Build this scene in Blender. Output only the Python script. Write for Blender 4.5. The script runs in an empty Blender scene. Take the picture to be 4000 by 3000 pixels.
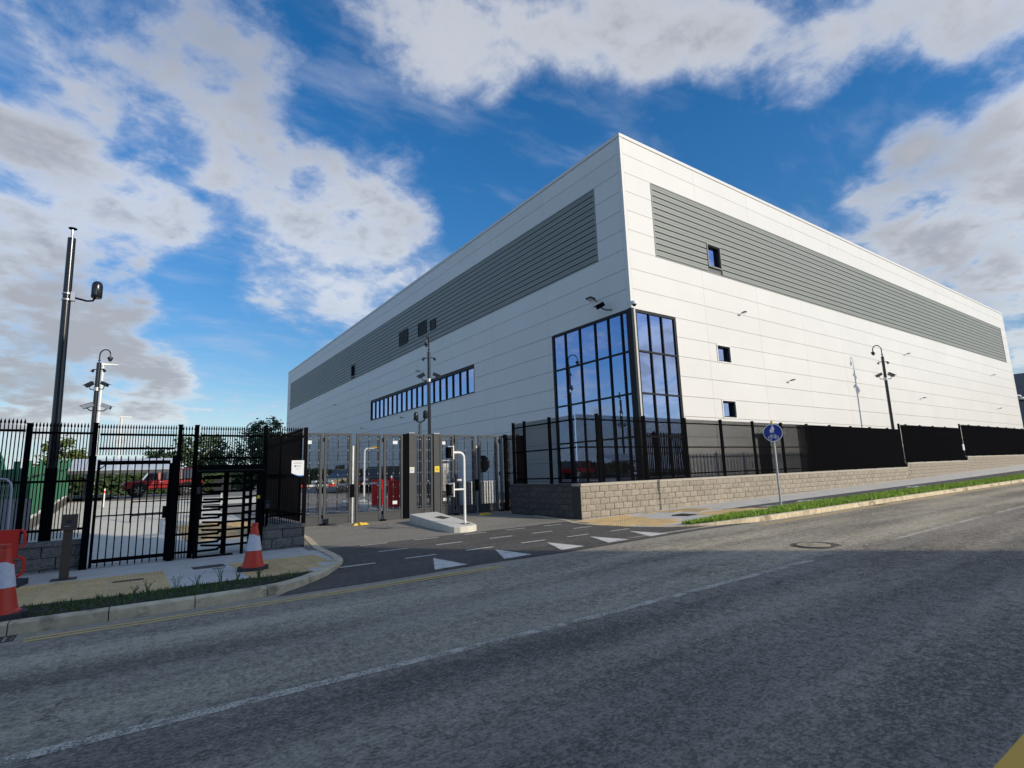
import bpy, bmesh, math, random
from mathutils import Vector, Matrix, noise
from math import sin, cos, tan, pi, radians, atan2, sqrt, exp, hypot
random.seed(7)
sc = bpy.context.scene
COL = sc.collection
# ------------------------------------------------------------ camera, sky, sun, exposure
cam = bpy.data.cameras.new('camera'); cam.sensor_width = 36.0; cam.lens = 18.859
cam.clip_start = 0.05; cam.clip_end = 6000
co = bpy.data.objects.new('camera', cam); COL.objects.link(co); sc.camera = co
YAW, PIT, ROL = radians(35.142), radians(9.424), radians(1.896)
_f = Vector((sin(YAW)*cos(PIT), cos(YAW)*cos(PIT), sin(PIT)))
_r = Vector((cos(YAW), -sin(YAW), 0)); _d = -_r.cross(_f)
_r2 = cos(ROL)*_r + sin(ROL)*_d; _d2 = -sin(ROL)*_r + cos(ROL)*_d
_m = Matrix((( _r2.x, -_d2.x, -_f.x), (_r2.y, -_d2.y, -_f.y), (_r2.z, -_d2.z, -_f.z)))
co.matrix_world = Matrix.Translation((0, 0, 1.6)) @ _m.to_4x4()

SUN_EL, SUN_AZ = radians(22.2), radians(293.3)      # direction towards the sun (azimuth from +X, counter-clockwise)
SUN_STRENGTH, SKY_STRENGTH, EXPOSURE = 2.75, 0.125, 0.36
tosun = Vector((cos(SUN_AZ)*cos(SUN_EL), sin(SUN_AZ)*cos(SUN_EL), sin(SUN_EL)))
sl = bpy.data.lights.new('sun', 'SUN'); sl.energy = SUN_STRENGTH; sl.angle = radians(0.5); sl.color = (1.0, 0.91, 0.76)
so = bpy.data.objects.new('sun', sl); COL.objects.link(so); so.location = (10, -30, 40)
so.rotation_euler = tosun.to_track_quat('Z', 'Y').to_euler()
sc.view_settings.view_transform = 'Standard'; sc.view_settings.look = 'None'
sc.view_settings.exposure = EXPOSURE; sc.view_settings.gamma = 1.0; sc.view_settings.use_curve_mapping = False

w = bpy.data.worlds.new('World'); sc.world = w; w.use_nodes = True
nt = w.node_tree; nt.nodes.clear()
def N(tree, t, **kw):
    n = tree.nodes.new(t)
    for k, v in kw.items(): setattr(n, k, v)
    return n
def setin(tree, node, idx, v):
    if hasattr(v, 'is_output') or isinstance(v, bpy.types.NodeSocket): tree.links.new(v, node.inputs[idx])
    else: node.inputs[idx].default_value = v
def M(tree, op, a, b=None, c=None, clamp=False):
    n = N(tree, 'ShaderNodeMath', operation=op, use_clamp=clamp)
    for i, v in enumerate((a, b, c)):
        if v is not None: setin(tree, n, i, v)
    return n.outputs[0]
def VM(tree, op, a, b=None, scale=None):
    n = N(tree, 'ShaderNodeVectorMath', operation=op)
    setin(tree, n, 0, a)
    if b is not None: setin(tree, n, 1, b)
    if scale is not None: setin(tree, n, 3, scale)
    return n
def MIXC(tree, f, a, b, blend='MIX'):
    n = N(tree, 'ShaderNodeMix', data_type='RGBA', blend_type=blend)
    setin(tree, n, 0, f); setin(tree, n, 6, a); setin(tree, n, 7, b)
    return n.outputs[2]
def SMOOTH(tree, v, lo, hi, a=0.0, b=1.0):
    n = N(tree, 'ShaderNodeMapRange', interpolation_type='SMOOTHSTEP')
    setin(tree, n, 0, v); n.inputs[1].default_value = lo; n.inputs[2].default_value = hi
    n.inputs[3].default_value = a; n.inputs[4].default_value = b
    return n.outputs[0]
def NOISE(tree, vec, scale, detail=6, rough=0.55, dist=0.0):
    n = N(tree, 'ShaderNodeTexNoise'); setin(tree, n, 'Vector', vec)
    n.inputs['Scale'].default_value = scale; n.inputs['Detail'].default_value = detail
    n.inputs['Roughness'].default_value = rough; n.inputs['Distortion'].default_value = dist
    return n.outputs['Fac']
tc = N(nt, 'ShaderNodeTexCoord'); D = tc.outputs['Generated']
sky = N(nt, 'ShaderNodeTexSky', sky_type='NISHITA', sun_disc=False, sun_elevation=SUN_EL)
sky.sun_rotation = pi/2 - SUN_AZ
sky.air_density = 1.0; sky.dust_density = 0.3; sky.ozone_density = 1.6; sky.altitude = 50
hs = N(nt, 'ShaderNodeHueSaturation'); hs.inputs['Hue'].default_value = 0.505; hs.inputs['Saturation'].default_value = 1.42; hs.inputs['Value'].default_value = 1.0
nt.links.new(sky.outputs[0], hs.inputs['Color'])
# clouds lie on a high flat layer: the view direction is carried up to that layer
sep = N(nt, 'ShaderNodeSeparateXYZ'); nt.links.new(D, sep.inputs[0])
zc = M(nt, 'ADD', M(nt, 'MAXIMUM', sep.outputs[2], 0.0), 0.22)
comb = N(nt, 'ShaderNodeCombineXYZ')
nt.links.new(M(nt, 'DIVIDE', sep.outputs[0], zc), comb.inputs[0]); nt.links.new(M(nt, 'DIVIDE', sep.outputs[1], zc), comb.inputs[1])
P = comb.outputs[0]
warp = N(nt, 'ShaderNodeTexNoise'); nt.links.new(P, warp.inputs['Vector']); warp.inputs['Scale'].default_value = 2.2; warp.inputs['Detail'].default_value = 3
wv = VM(nt, 'SUBTRACT', warp.outputs['Color'], (0.5, 0.5, 0.5))
wD = VM(nt, 'ADD', D, VM(nt, 'SCALE', wv.outputs[0], scale=0.10).outputs[0]).outputs[0]
wD = VM(nt, 'NORMALIZE', wD).outputs[0]
CLOUDS = [(98.8,22.9,3.8,1.00),(95.1,22.1,4.5,1.00),(98.9,17.9,4.2,1.00),(95.3,17.2,4.5,0.90),(91.4,21.1,4.0,0.90),(90.2,24.8,2.9,0.70),(92.7,16.1,3.2,0.80),(98.0,14.4,2.6,0.80),(97.1,26.6,1.9,0.50),(100.3,26.5,2.1,0.80),(86.8,24.0,2.7,0.70),(85.0,32.5,2.0,0.80),(81.5,31.8,3.1,0.90),(82.6,28.4,3.6,0.90),(77.3,30.1,3.5,0.80),(77.7,26.3,3.8,0.90),(73.0,27.7,3.5,0.90),(70.5,24.5,3.6,0.80),(74.7,21.9,3.6,0.70),(67.6,26.0,3.2,0.70),(65.0,23.9,2.3,0.80),(63.5,27.1,2.1,0.80),(78.8,22.3,3.0,0.50),(70.0,20.4,2.8,0.50),(80.8,17.7,1.9,0.70),(83.3,18.3,1.6,0.40),(75.1,17.8,2.5,0.60),(72.8,18.4,2.3,0.50),(71.8,16.1,2.3,0.40),(61.6,41.6,5.1,1.00),(55.1,38.3,2.9,0.80),(59.6,36.8,2.9,0.70),(52.1,42.9,4.6,0.90),(45.0,41.3,4.6,0.90),(37.5,40.6,4.9,1.00),(40.0,37.0,2.8,0.70),(47.4,38.3,2.8,0.60),(29.7,39.3,3.9,0.90),(26.9,33.5,3.0,0.90),(30.4,34.8,2.3,0.60),(22.8,32.3,2.1,0.70),(32.9,37.2,2.6,0.60),(23.7,37.2,3.8,0.70),(17.8,36.5,3.5,0.70),(13.2,33.9,3.3,0.90),(13.1,30.8,1.8,0.70),(9.2,33.0,2.2,0.50),(66.0,42.7,3.0,0.50),(71.4,42.8,2.2,0.30),(71.3,38.3,2.3,0.30),(15.6,25.4,2.3,0.80),(18.0,23.2,2.3,0.90),(14.9,21.4,4.0,1.00),(11.1,22.0,3.7,1.00),(9.1,24.0,2.1,0.80),(16.0,18.7,2.7,0.90),(12.3,18.3,2.9,0.90),(9.6,18.9,2.7,0.90),(8.9,26.6,1.4,0.30),(26.9,26.9,1.0,0.50),(12.1,13.8,2.2,1.00),(10.1,14.0,1.8,1.00),(10.8,10.6,2.5,0.90),(17.2,14.7,1.4,0.50),(10.0,16.2,1.5,-0.40),(96.5,10.6,2.7,1.00),(92.6,10.6,2.9,1.00),(89.2,10.1,2.7,1.00),(98.5,11.4,2.2,0.90),(95.7,7.2,2.3,0.90),(89.0,7.6,3.0,0.90),(92.0,7.5,2.5,0.80),(85.5,7.8,1.8,0.40),(97.8,6.4,1.9,0.70),(97.1,32.7,3.7,0.28),(91.1,34.5,3.7,0.33),(85.7,37.0,2.8,0.33),(81.7,35.8,2.2,0.40),(79.1,38.8,1.8,0.30),(89.5,38.3,4.0,0.20),(93.9,30.8,2.3,0.20),(67.1,31.2,1.7,0.20),(53.2,32.7,5.8,-1.00),(58.7,28.9,5.0,-0.90),(50.3,36.2,2.5,-0.50),(43.4,35.2,2.5,-0.40),(67.6,33.7,3.8,-0.70),(74.2,34.9,3.2,-0.60),(21.0,28.4,3.2,-0.80),(34.4,33.4,2.4,-0.50),(18.6,31.6,2.0,-0.40),(25.6,23.7,4.7,-0.80),(87.2,18.6,2.7,-0.80),(85.1,15.5,3.2,-0.70),(81.4,11.9,4.7,-0.60),(85.8,20.5,1.6,-0.50),(82.3,23.5,1.6,-0.40),(87.9,29.2,2.2,-0.50),(92.3,28.4,2.1,-0.40),(76.5,33.4,2.4,-0.50),(80.2,41.3,2.8,-0.20),(75.3,39.9,1.9,-0.30),(44.5,34.9,2.5,-0.50),(33.8,30.4,6.5,-0.70),(27.1,28.9,4.6,-0.60),(9.8,28.0,1.8,-0.30),(15.1,28.9,2.6,-0.70),(12.3,26.0,1.6,-0.40),(86.5,25.6,1.1,-0.30),(89.0,12.6,1.5,-0.40),(82.9,9.6,2.1,-0.30)]
acc = None
CLOUDS += [(-40, 13, 9, .8), (-47, 8, 8, .7), (-30, 9, 6, .6)]       # the bank mirrored in the right hand panes
for a_, e_, r_, w_ in CLOUDS:                       # broad cloud masses and clear gaps, by direction
    c_ = (cos(radians(e_))*cos(radians(a_)), cos(radians(e_))*sin(radians(a_)), sin(radians(e_)))
    k = 2.0/radians(r_*1.15)**2
    dt = VM(nt, 'DOT_PRODUCT', wD, c_).outputs['Value']
    g = M(nt, 'EXPONENT', M(nt, 'MULTIPLY_ADD', dt, k, -k))
    acc = M(nt, 'MULTIPLY_ADD', g, w_*((0.8 if e_ < 33 else 0.56) if w_ > 0 else 1.45), 0.0 if acc is None else acc)
field = M(nt, 'MINIMUM', M(nt, 'MAXIMUM', acc, -1.5), 1.0)
n1 = NOISE(nt, P, 3.1, 9, 0.58, 0.25)
n2 = NOISE(nt, VM(nt, 'ADD', P, (3.7, 1.9, 0.4)).outputs[0], 1.6, 6, 0.5)
n3 = NOISE(nt, P, 9.0, 6, 0.6, 0.4)
n4 = NOISE(nt, P, 24.0, 5, 0.62, 0.3)
v = M(nt, 'ADD', M(nt, 'MULTIPLY', field, 0.46), M(nt, 'MULTIPLY', M(nt, 'SUBTRACT', n1, 0.5), 2.1))
v = M(nt, 'ADD', v, M(nt, 'MULTIPLY', M(nt, 'SUBTRACT', n3, 0.5), 1.0))
v = M(nt, 'ADD', v, M(nt, 'MULTIPLY', M(nt, 'SUBTRACT', n4, 0.5), 0.34))
v = M(nt, 'ADD', v, 0.15)
dens = M(nt, 'MULTIPLY', SMOOTH(nt, v, -0.16, 0.80), SMOOTH(nt, n2, 0.30, 0.62, 0.78, 1.0))
# thin streaked high cloud
ci = NOISE(nt, VM(nt, 'MULTIPLY', VM(nt, 'ADD', P, VM(nt, 'SCALE', wv.outputs[0], scale=0.22).outputs[0]).outputs[0], (1.6, 4.2, 1)).outputs[0], 1.5, 8, 0.58, 0.0)
cirrus = M(nt, 'MULTIPLY', SMOOTH(nt, ci, 0.45, 0.80), 0.42)
dens = M(nt, 'MAXIMUM', dens, cirrus)
core = SMOOTH(nt, M(nt, 'ADD', v, M(nt, 'MULTIPLY', M(nt, 'SUBTRACT', n2, 0.5), 1.7)), 0.18, 1.0)
ccol = MIXC(nt, core, (0.67, 0.675, 0.685, 1), (0.32, 0.335, 0.37, 1))
thin = MIXC(nt, SMOOTH(nt, dens, 0.2, 0.75), (0.43, 0.475, 0.59, 1), ccol)
bl = N(nt, 'ShaderNodeVectorMath', operation='SCALE'); nt.links.new(hs.outputs[0], bl.inputs[0]); bl.inputs[3].default_value = SKY_STRENGTH
fade = SMOOTH(nt, sep.outputs[2], 0.0, 0.55, 0.66, 1.0)
bl2 = N(nt, 'ShaderNodeVectorMath', operation='SCALE'); nt.links.new(bl.outputs[0], bl2.inputs[0]); nt.links.new(fade, bl2.inputs[3])
glow = M(nt, 'MULTIPLY_ADD', M(nt, 'POWER', M(nt, 'MAXIMUM', VM(nt, 'DOT_PRODUCT', D, tuple(tosun)).outputs['Value'], 0.0), 2.0), 0.9, 1.0)
thin = VM(nt, 'SCALE', thin, scale=glow).outputs[0]   # clouds are brighter towards the sun
dens2 = M(nt, 'MULTIPLY', dens, SMOOTH(nt, sep.outputs[2], 0.0, 0.06, 0.35, 0.96))
clear = MIXC(nt, SMOOTH(nt, sep.outputs[2], -0.02, 0.16, 0.75, 0.0), bl2.outputs[0], (0.36, 0.50, 0.70, 1))   # pale blue haze along the horizon
fin = MIXC(nt, dens2, clear, thin)
bg = N(nt, 'ShaderNodeBackground'); nt.links.new(fin, bg.inputs[0]); bg.inputs[1].default_value = 1.0
wo = N(nt, 'ShaderNodeOutputWorld'); nt.links.new(bg.outputs[0], wo.inputs[0])

# ------------------------------------------------------------ materials
MATS = {}
def mat(name, col, rough=0.7, metal=0.0, var=0.0, vscale=3.0, bump=0.0, bscale=60.0, rnd=0.0, spec=0.5, stretch=None, dirt=None):
    if name in MATS: return MATS[name]
    m = bpy.data.materials.new(name); m.use_nodes = True; t = m.node_tree
    p = t.nodes['Principled BSDF']; p.inputs['Roughness'].default_value = rough; p.inputs['Metallic'].default_value = metal
    p.inputs['Specular IOR Level'].default_value = spec
    c = N(t, 'ShaderNodeRGB'); c.outputs[0].default_value = (*col, 1); out = c.outputs[0]
    geo = N(t, 'ShaderNodeNewGeometry'); vec = geo.outputs['Position']
    if stretch: vec = VM(t, 'MULTIPLY', vec, stretch).outputs[0]
    if var:
        n = NOISE(t, vec, vscale, 5, 0.6)
        out = MIXC(t, 1.0, out, MIXC(t, SMOOTH(t, n, 0.3, 0.7), (1-var,)*3+(1,), (1+var,)*3+(1,)), 'MULTIPLY')
    if dirt:
        n = NOISE(t, geo.outputs['Position'], dirt[1], 6, 0.65)
        out = MIXC(t, M(t, 'MULTIPLY', SMOOTH(t, n, dirt[2], dirt[2]+0.15), dirt[3]), out, (*dirt[0], 1))
    if rnd:
        oi = N(t, 'ShaderNodeObjectInfo'); k = M(t, 'MULTIPLY_ADD', oi.outputs['Random'], 2*rnd, 1-rnd)
        cc = N(t, 'ShaderNodeCombineXYZ')
        for i in range(3): t.links.new(k, cc.inputs[i])
        out = MIXC(t, 1.0, out, cc.outputs[0], 'MULTIPLY')
    t.links.new(out, p.inputs['Base Color'])
    if bump:
        b = N(t, 'ShaderNodeBump'); b.inputs['Strength'].default_value = bump; b.inputs['Distance'].default_value = 0.02
        t.links.new(NOISE(t, vec, bscale, 4, 0.6), b.inputs['Height']); t.links.new(b.outputs[0], p.inputs['Normal'])
    MATS[name] = m
    return m
def asphalt(name, light, dark, tint=(1, 0.97, 0.92), streak=0.5, coarse=1.0, cracks=False):
    m = bpy.data.materials.new(name); m.use_nodes = True; t = m.node_tree; p = t.nodes['Principled BSDF']
    pos = N(t, 'ShaderNodeNewGeometry').outputs['Position']
    big = NOISE(t, VM(t, 'MULTIPLY', pos, (0.25, 1.0, 1)).outputs[0], 0.9, 5, 0.6)
    trk = NOISE(t, VM(t, 'MULTIPLY', pos, (0.05, 1.2, 1)).outputs[0], 1.1, 3, 0.5)
    st = NOISE(t, VM(t, 'MULTIPLY', pos, (0.8, 1.1, 1)).outputs[0], 34/coarse, 4, 0.75); st2 = NOISE(t, pos, 130/coarse, 2, 0.6); mid = NOISE(t, pos, 9, 5, 0.65)
    f = M(t, 'ADD', M(t, 'MULTIPLY', big, 0.35), M(t, 'MULTIPLY', trk, 0.35*streak))
    f = M(t, 'ADD', f, M(t, 'MULTIPLY', st, 0.85)); f = M(t, 'ADD', f, M(t, 'MULTIPLY', st2, 0.35)); f = M(t, 'ADD', f, M(t, 'MULTIPLY', mid, 0.45))
    f = SMOOTH(t, M(t, 'DIVIDE', f, 2.0+0.35*streak), 0.42, 0.585)
    c = MIXC(t, f, tuple(dark*x for x in tint)+(1,), tuple(light*x for x in tint)+(1,))
    spots = SMOOTH(t, NOISE(t, VM(t, 'MULTIPLY', pos, (0.6, 1.4, 1)).outputs[0], 3.2, 6, 0.7), 0.645, 0.70)
    c = MIXC(t, M(t, 'MULTIPLY', spots, 0.55), c, tuple(dark*0.35*x for x in tint)+(1,))
    if cracks:
        vo = N(t, 'ShaderNodeTexVoronoi', feature='DISTANCE_TO_EDGE'); vo.inputs['Scale'].default_value = 0.42
        wp_ = N(t, 'ShaderNodeTexNoise'); t.links.new(pos, wp_.inputs['Vector']); wp_.inputs['Scale'].default_value = 2.5; wp_.inputs['Detail'].default_value = 6
        t.links.new(VM(t, 'ADD', pos, VM(t, 'SCALE', wp_.outputs['Color'], scale=0.9).outputs[0]).outputs[0], vo.inputs['Vector'])
        sx_ = N(t, 'ShaderNodeSeparateXYZ'); t.links.new(VM(t, 'ADD', pos, VM(t, 'SCALE', wp_.outputs['Color'], scale=0.35).outputs[0]).outputs[0], sx_.inputs[0])
        wh_ = M(t, 'SINE', M(t, 'MULTIPLY_ADD', sx_.outputs[1], 3.65, 0.6))           # wheel tracks polished along the lanes
        c = MIXC(t, 1.0, c, MIXC(t, SMOOTH(t, wh_, -0.6, 0.9), (0.90, 0.90, 0.91, 1), (1.10, 1.09, 1.06, 1)), 'MULTIPLY')
        c = MIXC(t, 1.0, c, MIXC(t, SMOOTH(t, sx_.outputs[1], 4.5, 5.1), (0.86, 0.85, 0.86, 1), (1.10, 1.08, 1.03, 1)), 'MULTIPLY')   # the nearer lane is a newer, darker course
        ck = M(t, 'MULTIPLY', SMOOTH(t, vo.outputs['Distance'], 0.0, 0.008, 1.0, 0.0), SMOOTH(t, NOISE(t, pos, 0.33, 3, 0.5), 0.52, 0.62))
        c = MIXC(t, M(t, 'MULTIPLY', ck, 0.75), c, tuple(dark*0.3*x for x in tint)+(1,))
        sy_ = N(t, 'ShaderNodeSeparateXYZ'); t.links.new(pos, sy_.inputs[0])       # pale grit lying along the kerb line
        gr = M(t, 'MULTIPLY', SMOOTH(t, M(t, 'ADD', sy_.outputs[1], M(t, 'MULTIPLY', mid, 1.2)), 8.0, 9.2), 0.55)
        c = MIXC(t, gr, c, (0.46, 0.41, 0.32, 1))
    t.links.new(c, p.inputs['Base Color']); p.inputs['Roughness'].default_value = 0.9; p.inputs['Specular IOR Level'].default_value = 0.25
    b = N(t, 'ShaderNodeBump'); b.inputs['Strength'].default_value = 0.8; b.inputs['Distance'].default_value = 0.02
    t.links.new(M(t, 'ADD', st, M(t, 'MULTIPLY', st2, 0.5)), b.inputs['Height']); t.links.new(b.outputs[0], p.inputs['Normal'])
    MATS[name] = m
    return m
def paint(name, col, wear=0.5, wscale=14):
    m = bpy.data.materials.new(name); m.use_nodes = True; t = m.node_tree; p = t.nodes['Principled BSDF']
    pos = N(t, 'ShaderNodeNewGeometry').outputs['Position']
    n = M(t, 'ADD', M(t, 'MULTIPLY', NOISE(t, pos, wscale*4, 4, 0.7), 0.6), M(t, 'MULTIPLY', NOISE(t, pos, wscale*.35, 4, 0.6), 0.4))
    f = SMOOTH(t, n, 0.66-0.28*wear, 0.74-0.2*wear)
    p.inputs['Roughness'].default_value = 0.75
    p.inputs['Base Color'].default_value = (*col, 1)
    tr = N(t, 'ShaderNodeBsdfTransparent'); mx = N(t, 'ShaderNodeMixShader')
    t.links.new(f, mx.inputs[0]); t.links.new(p.outputs[0], mx.inputs[1]); t.links.new(tr.outputs[0], mx.inputs[2])
    t.links.new(mx.outputs[0], t.nodes['Material Output'].inputs[0]); MATS[name] = m
    return m
def emit(name, col, s):
    m = bpy.data.materials.new(name); m.use_nodes = True; p = m.node_tree.nodes['Principled BSDF']
    p.inputs['Base Color'].default_value = (*col, 1); p.inputs['Emission Color'].default_value = (*col, 1); p.inputs['Emission Strength'].default_value = s
    MATS[name] = m; return m
def glass(name, refl, tint, fac):
    m = bpy.data.materials.new(name); m.use_nodes = True; t = m.node_tree; t.nodes.remove(t.nodes['Principled BSDF'])
    g = N(t, 'ShaderNodeBsdfGlossy'); g.inputs[0].default_value = (*refl, 1); g.inputs['Roughness'].default_value = 0.0
    tr = N(t, 'ShaderNodeBsdfTransparent'); tr.inputs[0].default_value = (*tint, 1)
    b = N(t, 'ShaderNodeBump'); b.inputs['Strength'].default_value = 0.04; b.inputs['Distance'].default_value = 0.05
    t.links.new(NOISE(t, N(t, 'ShaderNodeNewGeometry').outputs['Position'], 0.9, 1, 0.5), b.inputs['Height']); t.links.new(b.outputs[0], g.inputs['Normal'])
    fr = N(t, 'ShaderNodeFresnel'); fr.inputs[0].default_value = 1.5
    mx = N(t, 'ShaderNodeMixShader'); t.links.new(M(t, 'MAXIMUM', M(t, 'ADD', fr.outputs[0], fac-0.04), 0.0, clamp=True), mx.inputs[0])
    t.links.new(tr.outputs[0], mx.inputs[1]); t.links.new(g.outputs[0], mx.inputs[2]); t.links.new(mx.outputs[0], t.nodes['Material Output'].inputs[0])
    MATS[name] = m; return m
asphalt('road_asphalt', 0.53, 0.14, (1.0, 0.88, 0.69), 1.0, cracks=True)
asphalt('new_asphalt', 0.18, 0.07, (1, 0.90, 0.76), 0.3)
asphalt('buff_asphalt', 0.36, 0.21, (1, 0.90, 0.72), 0.3)
asphalt('yard_asphalt', 0.30, 0.19, (1, 0.95, 0.87), 0.3)
asphalt('cycle_asphalt', 0.15, 0.075, (1, 0.94, 0.90), 0.2)
paint('white_paint', (0.70, 0.66, 0.57), 0.48); paint('worn_white', (0.60, 0.54, 0.43), 0.75); paint('worn_yellow', (0.74, 0.50, 0.17), 0.45); paint('yellow_paint', (0.85, 0.47, 0.06), 0.1)
mat('white_cladding', (0.715, 0.70, 0.665), 0.45, 0, 0.02, 0.35, 0.10, 0.6, rnd=0.016, spec=0.35)
mat('cladding_core', (0.16, 0.165, 0.17), 0.8)
mat('roof_trim', (0.69, 0.68, 0.65), 0.45)
mat('louvre_grey', (0.245, 0.26, 0.235), 0.5, 0.0, 0.05, 1.5, stretch=(0.4, 0.4, 3), rnd=0.03)
mat('louvre_gap', (0.02, 0.022, 0.022), 0.9)
mat('dark_metal', (0.016, 0.018, 0.021), 0.5, spec=0.2)
mat('black_metal', (0.004, 0.004, 0.005), 0.7, spec=0.03)
mat('black_pole', (0.012, 0.012, 0.014), 0.22, 0.0, spec=0.6)
mat('gate_grey', (0.07, 0.073, 0.076), 0.55, 0.0, 0.06, 4, spec=0.2)
mat('mesh_wire', (0.015, 0.015, 0.015), 0.7, spec=0.05)
mat('steel', (0.55, 0.55, 0.54), 0.32, 0.85)
mat('galv', (0.42, 0.44, 0.46), 0.45, 0.6, 0.1, 8)
mat('white_coat', (0.80, 0.79, 0.75), 0.4)
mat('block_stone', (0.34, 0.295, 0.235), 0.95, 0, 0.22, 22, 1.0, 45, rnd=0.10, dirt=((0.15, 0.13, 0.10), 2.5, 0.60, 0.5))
mat('block_shaded', (0.085, 0.08, 0.075), 0.95, 0, 0.25, 20, 1.0, 40, rnd=0.14, dirt=((0.2, 0.2, 0.19), 3.0, 0.66, 0.5))  # darkened copy for the wall's return, its shade put into the colour
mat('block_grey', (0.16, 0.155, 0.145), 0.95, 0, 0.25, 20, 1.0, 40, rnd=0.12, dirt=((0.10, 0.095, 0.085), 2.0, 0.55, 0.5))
mat('wall_cap', (0.42, 0.38, 0.31), 0.9, 0, 0.12, 12, 0.4, 60, dirt=((0.6, 0.6, 0.57), 5, 0.66, 0.6))
mat('mortar', (0.05, 0.046, 0.04), 0.95)
mat('concrete', (0.56, 0.53, 0.465), 0.85, 0, 0.10, 3, 0.25, 90)
mat('kerb_stone', (0.62, 0.52, 0.35), 0.85, 0, 0.14, 6, 0.35, 70, rnd=0.07, dirt=((0.17, 0.13, 0.08), 2.6, 0.50, 0.7))
mat('tactile_buff', (0.66, 0.455, 0.205), 0.85, 0, 0.12, 9, 0.3, 70, rnd=0.09)
mat('island_concrete', (0.66, 0.62, 0.52), 0.8, 0, 0.06, 5, 0.2, 80)
mat('soil', (0.030, 0.022, 0.016), 0.95, 0, 0.4, 20, 1.0, 25)
mat('turf', (0.085, 0.14, 0.02), 0.95, 0, 0.4, 8, 1.0, 30)
mat('grass_blade', (0.24, 0.37, 0.035), 0.7, 0, 0.35, 5)
mat('weed_leaf', (0.07, 0.13, 0.03), 0.7, 0, 0.4, 15)
mat('leaf_dark', (0.045, 0.075, 0.022), 0.65, 0, 0.45, 2.5)
mat('leaf_light', (0.11, 0.14, 0.03), 0.65, 0, 0.4, 3)
mat('bark', (0.09, 0.07, 0.05), 0.9, 0, 0.3, 12)
mat('cone_red', (0.62, 0.045, 0.018), 0.45, 0, 0.08, 9)
mat('sleeve_white', (0.66, 0.66, 0.72), 0.45, 0, 0.07, 18, dirt=((0.38, 0.38, 0.40), 12, 0.62, 0.5))
mat('rubber', (0.032, 0.033, 0.042), 0.75, 0, 0.2, 14)
mat('barrier_red', (0.62, 0.022, 0.014), 0.4)
mat('cabinet_red', (0.78, 0.014, 0.022), 0.35)
mat('bright_yellow', (0.80, 0.58, 0.02), 0.5)
mat('yellow_plastic', (0.75, 0.47, 0.02), 0.5)
mat('sign_white', (0.72, 0.73, 0.74), 0.4); mat('sign_blue', (0.005, 0.022, 0.24), 0.35); mat('logo_blue', (0.02, 0.20, 0.60), 0.4); mat('ink', (0.02, 0.02, 0.05), 0.5); mat('ink_grey', (0.22, 0.23, 0.26), 0.5)
mat('iron', (0.085, 0.07, 0.055), 0.7, 0.4, 0.3, 20)
mat('intercom_brown', (0.085, 0.065, 0.052), 0.5, 0.2)
mat('green_metal', (0.03, 0.155, 0.085), 0.55, 0, 0.1, 4, rnd=0.05)
mat('truck_red', (0.30, 0.012, 0.014), 0.25, 0, spec=0.6); mat('car_gold', (0.33, 0.30, 0.19), 0.3, 0.3); mat('car_grey', (0.07, 0.075, 0.085), 0.3, 0.4); mat('car_silver', (0.42, 0.43, 0.44), 0.3, 0.5)
mat('tyre', (0.015, 0.015, 0.016), 0.8); mat('alloy', (0.55, 0.55, 0.56), 0.35, 0.8); mat('car_glass', (0.02, 0.025, 0.03), 0.06, 0, spec=0.8); mat('headlamp', (0.75, 0.76, 0.78), 0.15); mat('tail_red', (0.35, 0.01, 0.01), 0.3)
mat('polycarb', (0.50, 0.54, 0.58), 0.4); mat('slate_grey', (0.20, 0.215, 0.235), 0.6, rnd=0.03); mat('slate_dark', (0.05, 0.058, 0.065), 0.4)
mat('dark_floor', (0.06, 0.06, 0.06), 0.8); mat('inner_wall', (0.20, 0.22, 0.20), 0.8); mat('duct_green', (0.40, 0.50, 0.38), 0.5); mat('ground_earth', (0.09, 0.10, 0.05), 0.95, 0, 0.3, 0.2)
mat('hill_green', (0.035, 0.05, 0.03), 0.95, 0, 0.3, 0.03); mat('plant_blue', (0.10, 0.2, 0.45), 0.6); mat('chair_blue', (0.03, 0.09, 0.3), 0.7)
mat('curtain_grey', (0.5, 0.5, 0.48), 0.45)
emit('ceiling_lamp', (1.0, 0.92, 0.7), 3.0)
glass('facade_glass', (0.53, 0.66, 1.0), (0.30, 0.34, 0.30), 0.52)
glass('strip_glass', (0.60, 0.68, 0.98), (0.25, 0.27, 0.3), 0.55)
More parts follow.
